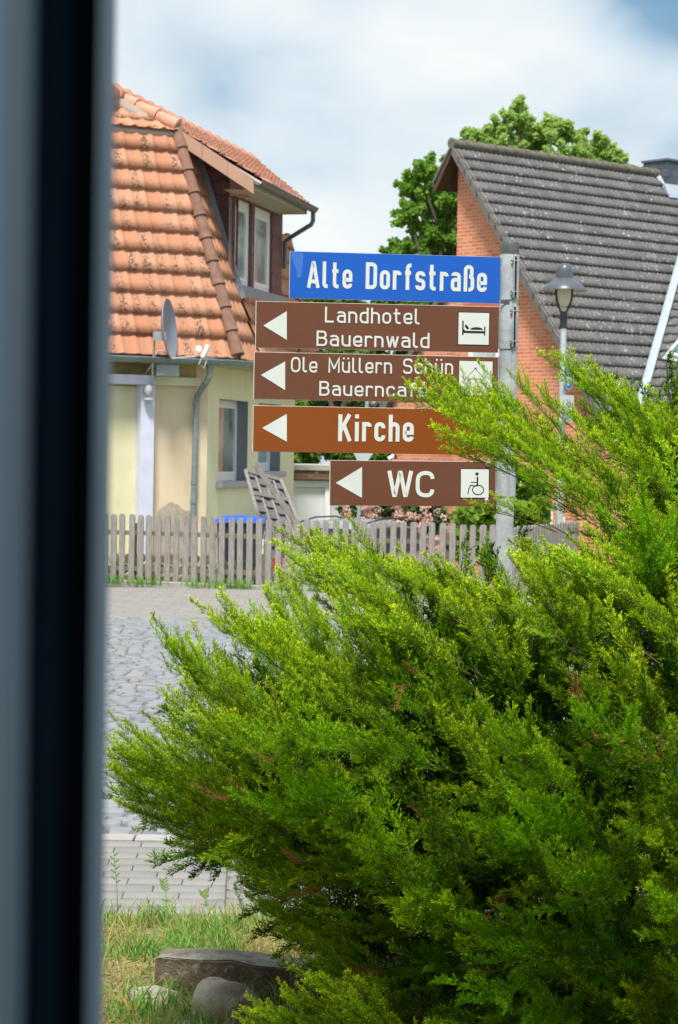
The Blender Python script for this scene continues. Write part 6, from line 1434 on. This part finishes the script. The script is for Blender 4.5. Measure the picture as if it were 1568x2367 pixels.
me = bpy.data.meshes.new('concrete_block'); bm.to_mesh(me); bm.free(); me.materials.append(st2m); o = bpy.data.objects.new('concrete_block', me); place(o, np.array([b0[0], b0[1], 0.0]), None)
tag(o, 'long old mossy concrete block lying in the dry grass', 'concrete block')
# dry leaves
for j, (x_, y_, Y_, lbl) in enumerate(((290, 2345, 7.5, 'curled orange-brown dead leaf left of the stones'), (318, 2352, 7.4, 'dry brown leaf lying against the flat pale stone'), (490, 2285, 7.66, 'orange dead leaf standing against the block'))):
    c = at(x_, y_, Y_); c[2] = max(.03, c[2] if j == 2 else .04); mb = MB(); rr = random.Random(j); pts = []
    for k in range(9):
        a = 2 * PI * k / 9; r = .034 * (1 + .3 * math.sin(3 * a + j)); pts.append(c + np.array([r * math.cos(a) * 1.3, r * math.sin(a), .016 * math.cos(2 * a) + .012]))
    mb.mesh([c] + pts, [(0, 1 + k, 1 + (k + 1) % 9) for k in range(9)]); tag(mb.build('dead_leaf', mat('dead_leaf_brown', (.42, .15, .05), .8, .4, 20)), lbl, 'leaf', 'dead leaves around the stones')

# ================================================================== JUNIPER
def spray_template(seed, L=.34):
    r = np.random.default_rng(seed); P = []; D = []; ln = []; tip = []; tubes = []
    def unit(v): return v / np.linalg.norm(v)
    wob = r.uniform(-.06, .06, 2)
    ax = lambda t: np.array([t * L, wob[0] * L * math.sin(3 * t) , .10 * L * t * t + wob[1] * L * math.sin(2.5 * t)])
    tubes.append([ax(t) for t in np.linspace(0, 1, 6)])
    def shoots(p0, p1, up_, w_tip, dens=.0042, lmax=.0125):
        l = np.linalg.norm(p1 - p0); d = (p1 - p0) / l; m = max(3, int(l / dens)); t = (np.arange(m) + r.random(m) * .5) / m
        a = r.normal(size=(m, 3)); a -= d * (a @ d)[:, None]; a /= np.linalg.norm(a, axis=1)[:, None]
        sp = r.uniform(.25, .80, m); dd = d * np.cos(sp)[:, None] + a * np.sin(sp)[:, None]; dd[:, 2] += .12
        P.append(p0 + (p1 - p0) * t[:, None]); D.append(dd / np.linalg.norm(dd, axis=1)[:, None]); ln.append(r.uniform(.55, 1, m) * lmax * (1.05 - .45 * t)); tip.append(np.clip((t - .15) / .85, 0, 1) ** 1.1 * w_tip)
        P.append(p1[None]); D.append(d[None]); ln.append(np.array([.016])); tip.append(np.array([w_tip]))
    n = 36
    for i in range(n):
        t = .03 + .97 * (i + r.random() * .6) / n; p = ax(min(t, 1)); tg = unit(ax(min(t + .02, 1.02)) - ax(t)); ph = r.normal(0, 1.15) + (PI if r.random() < .22 else 0)
        side = np.array([0, math.sin(ph), math.cos(ph)]); al = rad(r.uniform(32, 64)) * (1 - .40 * t); d = unit(tg * math.cos(al) + side * math.sin(al))
        l = (.022 + .038 * (1 - t) ** .7) * r.uniform(.6, 1.35); q = p + d * l + np.array([.15 * l, 0, .22 * l]); tubes.append([p, q])
        shoots(p, q, side, .40 + .60 * t)
        for k in range(r.integers(3, 6)):
            u = r.uniform(.2, .85); b = p + (q - p) * u; s2 = unit(r.normal(size=3)); d2 = unit(unit(q - p) * .85 + s2 * .6 + np.array([0, 0, .1])); shoots(b, b + d2 * l * r.uniform(.28, .5), side, .30 + .60 * t)
    shoots(ax(.4), ax(1.0), None, 1.0, .003)
    P = np.concatenate(P); D = np.concatenate(D); ln = np.concatenate(ln); tip = np.concatenate(tip); m = len(P)
    a = r.normal(size=(m, 3)); a -= D * np.sum(a * D, 1)[:, None]; a /= np.linalg.norm(a, axis=1)[:, None]; w_ = r.uniform(.0016, .0025, m)[:, None]
    V = np.stack([P, P + D * (ln * .45)[:, None] + a * w_, P + D * ln[:, None], P + D * (ln * .45)[:, None] - a * w_], 1).reshape(-1, 3)     # pointed scale leaf
    Q = np.arange(4 * m).reshape(m, 4)
    return V, Q, np.repeat(tip, 4), tubes
TEMPL = [spray_template(100 + i) for i in range(9)]
class Juniper:
    def __init__(s): s.items = []; s.mb = MB(); s.r = np.random.default_rng(77); s.nb = 0
    def add(s, pos, d, scale, tip, tone):
        s.items.append((np.array(pos, float), np.array(d, float), scale, tip, tone))
    def build(s, par, mf, mt_):
        Vs = []; Fs = []; tips = []; tones = []; off = 0
        for (p, d, sc_, tip, tone) in s.items:
            k = int(s.r.integers(len(TEMPL))); V, Q, tp, tubes = TEMPL[k]
            x = d / np.linalg.norm(d); zup = np.array([0, 0, 1.0]) + s.r.normal(size=3) * .25; z = zup - x * (zup @ x); z /= np.linalg.norm(z); y = np.cross(z, x)
            if s.r.random() < .5: y = -y
            M = np.stack([x, y, z], 0) * sc_; W = V @ M + p; Vs.append(W); n = len(V)
            Fs.append(Q + off); off += n
            tips.append(np.clip(tp * tip, 0, 1)); tones.append(np.full(n, tone) + np.repeat(s.r.normal(0, .12, n // 4), 4))
            for tb in tubes[:14]:
                pts = [np.array(q) @ M + p for q in tb]; s.mb.tube(pts, [.0016 * sc_ * (1 - .6 * i / (len(pts) - 1)) * (1 if len(tb) > 2 else .5) for i in range(len(pts))], 3, cap=False)
        V = np.concatenate(Vs); Fq = np.concatenate(Fs); print('juniper faces', len(Fq), 'sprays', len(s.items))
        o = np_mesh('foliage', V, Fq, mf, par, {'tip': np.concatenate(tips), 'tone': np.clip(np.concatenate(tones), 0, 1)})
        s.mb.build('branches', mt_, par); return o
jr = np.random.default_rng(2024); J = Juniper()
def Yf(px, py): return float(np.interp(py, [800, 1000, 1250, 1500, 1800, 2100, 2400], [7.75, 7.55, 7.15, 6.65, 6.45, 6.80, 7.00])) + (1300 - px) / 1300 * .15
def d3(th, c=.25): return np.array([math.cos(rad(th)), -c, math.sin(rad(th))])
def plume(tx, ty, bx, by, n=9, s=.62, tipv=1.0, spread=.17, dY=0., wide=.03):
    Yt = Yf(tx, ty) + dY; Yb = Yf(bx, by) + dY + .12; t3 = at(tx, ty, Yt); b3 = at(bx, by, Yb); ax_ = t3 - b3; L = np.linalg.norm(ax_); axn = ax_ / L
    arch = np.array([0, 0, 1.0]) * L * .08; ppt = lambda t: b3 + ax_ * t + arch * math.sin(PI * t) * .6
    J.mb.tube([ppt(t) - np.array([0, -.03, .012]) for t in np.linspace(-.1, 1 - .2 * s * .34 / L, 7)], [.0020 * (1 - .8 * i / 6) + .0006 for i in range(7)], 6)
    sl = .34 * s
    J.add(t3 - axn * sl, axn + np.array([0, 0, .05]), s, tipv, jr.uniform(.35, .8))
    for i in range(int(n * .95)):                                   # tufts standing up from the top edge
        t_ = jr.uniform(.15, .95); J.add(ppt(t_) + jr.normal(size=3) * wide * .6, axn * .75 + np.array([0, -.12, jr.uniform(.2, .75)]) + jr.normal(size=3) * .28, s * jr.uniform(.38, .62), tipv, jr.uniform(.4, 1.0))
    for i in range(n):
        t = 1 - (i + .6) / n * 1.0; t_ = max(0, t * (1 - sl * .6 / L)); w_ = wide * (1 - t_) ** .5
        d = axn + jr.normal(size=3) * spread * np.array([1, 1.2, .8]) + np.array([0, 0, .05]); p = ppt(t_) + jr.normal(size=3) * w_ * .6
        J.add(p, d, s * jr.uniform(.75, 1.15), tipv * jr.uniform(.5, 1.0), jr.uniform(.15, .8))
# outline plumes: tip x, y, base x, y
OUT = [(932, 866, 1290, 1060, 14, .62), (985, 846, 1330, 1040, 10, .6), (1015, 905, 1330, 1070, 10, .6), (1095, 880, 1400, 1060, 10, .62), (1018, 996, 1290, 1100, 8, .50), (1060, 985, 1320, 1090, 8, .55),
       (1150, 950, 1450, 1120, 9, .65), (1188, 842, 1330, 985, 5, .40), (1225, 868, 1400, 1010, 6, .45), (1272, 806, 1500, 985, 10, .62), (1352, 832, 1580, 1000, 9, .55), (1388, 878, 1600, 1040, 8, .62),
       (1470, 925, 1650, 1060, 8, .6), (1520, 915, 1660, 1010, 6, .5), (1555, 985, 1700, 1110, 7, .6), (1360, 985, 1600, 1150, 9, .7), (1200, 1010, 1450, 1150, 9, .62), (1280, 1085, 1530, 1220, 9, .65), (1395, 1085, 1650, 1230, 9, .7),
       (1088, 1139, 1270, 1165, 3, .34), (1130, 1120, 1300, 1170, 3, .36), (1250, 1110, 1480, 1230, 7, .6),
       (1172, 1262, 1480, 1420, 12, .62), (1175, 1225, 1420, 1330, 8, .5), (1200, 1300, 1500, 1440, 10, .62), (1255, 1255, 1560, 1380, 11, .65), (1330, 1240, 1600, 1380, 10, .65), (1330, 1330, 1620, 1470, 10, .7), (1450, 1200, 1700, 1340, 9, .7), (1480, 1190, 1720, 1260, 8, .7),
       (652, 1272, 1010, 1400, 13, .60), (668, 1215, 960, 1350, 11, .55), (695, 1300, 1040, 1440, 11, .6), (742, 1212, 1000, 1350, 9, .50), (800, 1232, 1080, 1380, 9, .55), (850, 1262, 1130, 1400, 9, .55), (905, 1272, 1180, 1400, 9, .55), (985, 1292, 1230, 1410, 9, .55), (1040, 1318, 1290, 1440, 9, .55), (1105, 1325, 1350, 1450, 9, .55), (760, 1370, 1060, 1470, 9, .6), (860, 1400, 1100, 1480, 8, .6),
       (597, 1318, 740, 1560, 11, .48), (640, 1300, 760, 1530, 9, .45), (672, 1330, 790, 1540, 9, .45), (700, 1362, 830, 1540, 7, .45), (612, 1378, 760, 1580, 8, .45),
       (464, 1388, 800, 1560, 14, .60), (520, 1392, 830, 1560, 9, .5), (560, 1405, 850, 1570, 9, .5), (540, 1440, 830, 1610, 9, .6), (640, 1440, 900, 1600, 9, .6), (765, 1400, 960, 1560, 9, .5), (830, 1420, 1010, 1560, 8, .5),
       (357, 1452, 650, 1680, 14, .58), (385, 1440, 640, 1650, 9, .45), (430, 1458, 640, 1660, 8, .45), (482, 1462, 600, 1670, 8, .40), (505, 1478, 620, 1690, 7, .40), (540, 1500, 590, 1640, 3, .26), (585, 1560, 700, 1720, 7, .45), (400, 1530, 680, 1700, 8, .5), (640, 1530, 780, 1700, 8, .5), (660, 1560, 820, 1720, 8, .5),
       (378, 1590, 680, 1740, 10, .52), (420, 1640, 720, 1780, 9, .55), (480, 1650, 760, 1800, 8, .55), (350, 1655, 640, 1790, 8, .45), (300, 1690, 600, 1830, 9, .48),
       (240, 1722, 600, 1850, 14, .58), (262, 1705, 560, 1830, 9, .5), (242, 1762, 600, 1880, 12, .58), (270, 1800, 640, 1910, 11, .58), (262, 1835, 620, 1920, 8, .5), (310, 1862, 680, 1930, 10, .55), (330, 1700, 640, 1860, 9, .5),
       (372, 1900, 720, 1960, 9, .52), (430, 1912, 760, 1980, 8, .5), (405, 1925, 700, 1955, 4, .36), (505, 1935, 820, 2000, 9, .55), (520, 1985, 830, 2060, 10, .5), (545, 2020, 850, 2100, 9, .5), (560, 2060, 860, 2150, 8, .5), (600, 2090, 880, 2170, 9, .52), (640, 2130, 900, 2210, 8, .5),
       (700, 2195, 950, 2260, 8, .5), (585, 2320, 860, 2400, 9, .5), (640, 2280, 900, 2380, 9, .5), (700, 2250, 950, 2350, 9, .5), (560, 2352, 850, 2430, 8, .5), (760, 2290, 1000, 2400, 9, .5)]
for i_, o_ in enumerate(OUT): plume(o_[0] + (14 if 1200 < o_[1] < 1480 else 0), o_[1] + (50 if 1200 < o_[1] < 1480 else 32), o_[2], o_[3] + (66 if 1200 < o_[1] < 1480 else 50), o_[4], o_[5], dY=(-.45 if o_[1] > 2240 else (-.16, .14, .0, .22, -.06)[i_ % 5]))
POLY = [(1330, 1010), (1420, 930), (1660, 1000), (1700, 2440), (760, 2440), (790, 2240), (690, 2110), (600, 2000), (480, 1900), (380, 1830), (420, 1760), (560, 1700), (560, 1600), (640, 1540), (720, 1560), (800, 1540), (760, 1440), (900, 1370), (1100, 1390), (1280, 1420), (1380, 1360), (1340, 1260), (1400, 1180)]
def inside(x, y):
    c = False; j = len(POLY) - 1
    for i in range(len(POLY)):
        xi, yi = POLY[i]; xj, yj = POLY[j]
        if (yi > y) != (yj > y) and x < (xj - xi) * (y - yi) / (yj - yi) + xi: c = not c
        j = i
    return c
def direction(x, y):
    th = np.interp(x, [300, 900, 1300, 1600], [158, 150, 138, 122]) + np.interp(y, [1000, 1500, 2000, 2400], [-4, 0, 18, 38]); c = np.interp(x, [300, 900, 1300, 1600], [.10, .35, .6, .8]) + np.interp(y, [1200, 2100], [0, .35])
    return d3(th + jr.normal() * 13, c + jr.normal() * .15)
# plumes filling the mass: small fans standing out of a body toned darker for shade
cnt = 0
while cnt < 84:
    x_, y_ = jr.uniform(380, 1690), jr.uniform(930, 2430)
    if not (inside(x_, y_) and inside(x_ - 130, y_ - 40)): continue
    cnt += 1; d = direction(x_, y_); d /= np.linalg.norm(d); Y_ = Yf(x_, y_) + jr.uniform(-.34, .22); p = at(x_, y_, Y_); s_ = jr.uniform(.55, .85); tn_ = jr.uniform(.1, .9); tv = jr.uniform(.15, 1) ** 1.3
    
    for k in range(7):
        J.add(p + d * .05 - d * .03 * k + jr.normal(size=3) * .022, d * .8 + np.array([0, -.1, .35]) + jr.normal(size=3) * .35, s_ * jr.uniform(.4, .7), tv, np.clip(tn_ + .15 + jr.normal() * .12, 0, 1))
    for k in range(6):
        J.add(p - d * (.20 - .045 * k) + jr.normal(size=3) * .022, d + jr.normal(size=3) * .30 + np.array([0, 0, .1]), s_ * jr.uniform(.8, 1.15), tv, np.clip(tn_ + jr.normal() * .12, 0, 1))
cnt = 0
while cnt < 1150:                               # deeper body, its shade put into a darker leaf tone
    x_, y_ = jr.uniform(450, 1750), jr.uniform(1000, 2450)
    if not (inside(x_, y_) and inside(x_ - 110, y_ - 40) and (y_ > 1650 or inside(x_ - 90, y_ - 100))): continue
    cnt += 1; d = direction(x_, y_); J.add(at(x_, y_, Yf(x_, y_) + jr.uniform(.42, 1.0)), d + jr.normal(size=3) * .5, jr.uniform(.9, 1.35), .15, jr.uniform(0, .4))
for k in range(90):                                 # low skirt of the bush, leaf tone kept dark as in shade
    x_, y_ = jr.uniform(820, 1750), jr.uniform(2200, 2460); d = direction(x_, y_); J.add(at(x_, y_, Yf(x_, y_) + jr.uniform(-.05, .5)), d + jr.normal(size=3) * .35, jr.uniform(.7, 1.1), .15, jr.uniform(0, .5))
# long pale leader shoots
for (x_, y_, bx, by) in ((700, 1300, 790, 1340), (1010, 1510, 1080, 1560), (780, 1890, 880, 1840), (950, 1705, 1010, 1720), (840, 1700, 880, 1690), (1215, 1460, 1290, 1480), (1420, 1290, 1500, 1300), (850, 1450, 930, 1480)):
    Y_ = Yf(x_, y_) - .1; a, b = at(x_, y_, Y_), at(bx, by, Y_ + .03); J.add(b, a - b, np.linalg.norm(a - b) / .34, 1.0, .9)
# trunk limbs from the root
rootp = np.array([1.15, 8.15, 0.0]); jn = thing('juniper_bush', tuple(rootp), 'large feathery yellow-green juniper bush spreading across the foreground', 'shrub')
for o_ in [q for q in OUT if q[3] > 1380][::3]:
    t_ = at(o_[2], o_[3], Yf(o_[2], o_[3]) + .30); mid = rootp * .45 + t_ * .55 + np.array([0, .30, -.02]); J.mb.tube([rootp, rootp * .8 + mid * .2 + np.array([0, 0, .12]), mid, t_], [.022, .015, .008, .004], 7)
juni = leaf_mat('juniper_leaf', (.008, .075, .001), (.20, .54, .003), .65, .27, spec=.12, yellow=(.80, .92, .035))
J.build(jn, juni, twigm)
JD = Juniper()
for (x_, y_) in ((735, 2055), (690, 1990), (1000, 1910), (560, 1840), (1180, 2080), (880, 2250), (1330, 1620), (1500, 1760), (640, 1760), (960, 1560)):
    for k in range(3): JD.add(at(x_ + jr.normal() * 14, y_ + jr.normal() * 10, Yf(x_, y_) - .12), direction(x_, y_) + jr.normal(size=3) * .4, jr.uniform(.18, .34), .3, jr.uniform(.2, 1))
jd_ = JD.build(jn, leaf_mat('dead_juniper_needles', (.16, .075, .02), (.42, .22, .07), .8, .2, spec=.1, yellow=(.5, .3, .1)), twigm); jd_.name = 'dead_foliage'
# a dead brown sprig
a = at(1360, 1706, Yf(1360, 1706) - .25); b = at(1440, 1716, Yf(1440, 1716) - .15); db_ = MB(); db_.tube([b, (a + b) / 2 + np.array([0, 0, .012]), a], [.006, .008, .004], 6)
for k in range(26): t_ = k / 26; q = b + (a - b) * t_; dq = jr.normal(size=3) * .012 + (a - b) * .12; db_.beam(q, q + dq, .003, .002, (0, 1, .01))
db_.build('dead_sprig', mat('dead_sprig_orange', (.40, .17, .05), .8, .3, 20), jn)
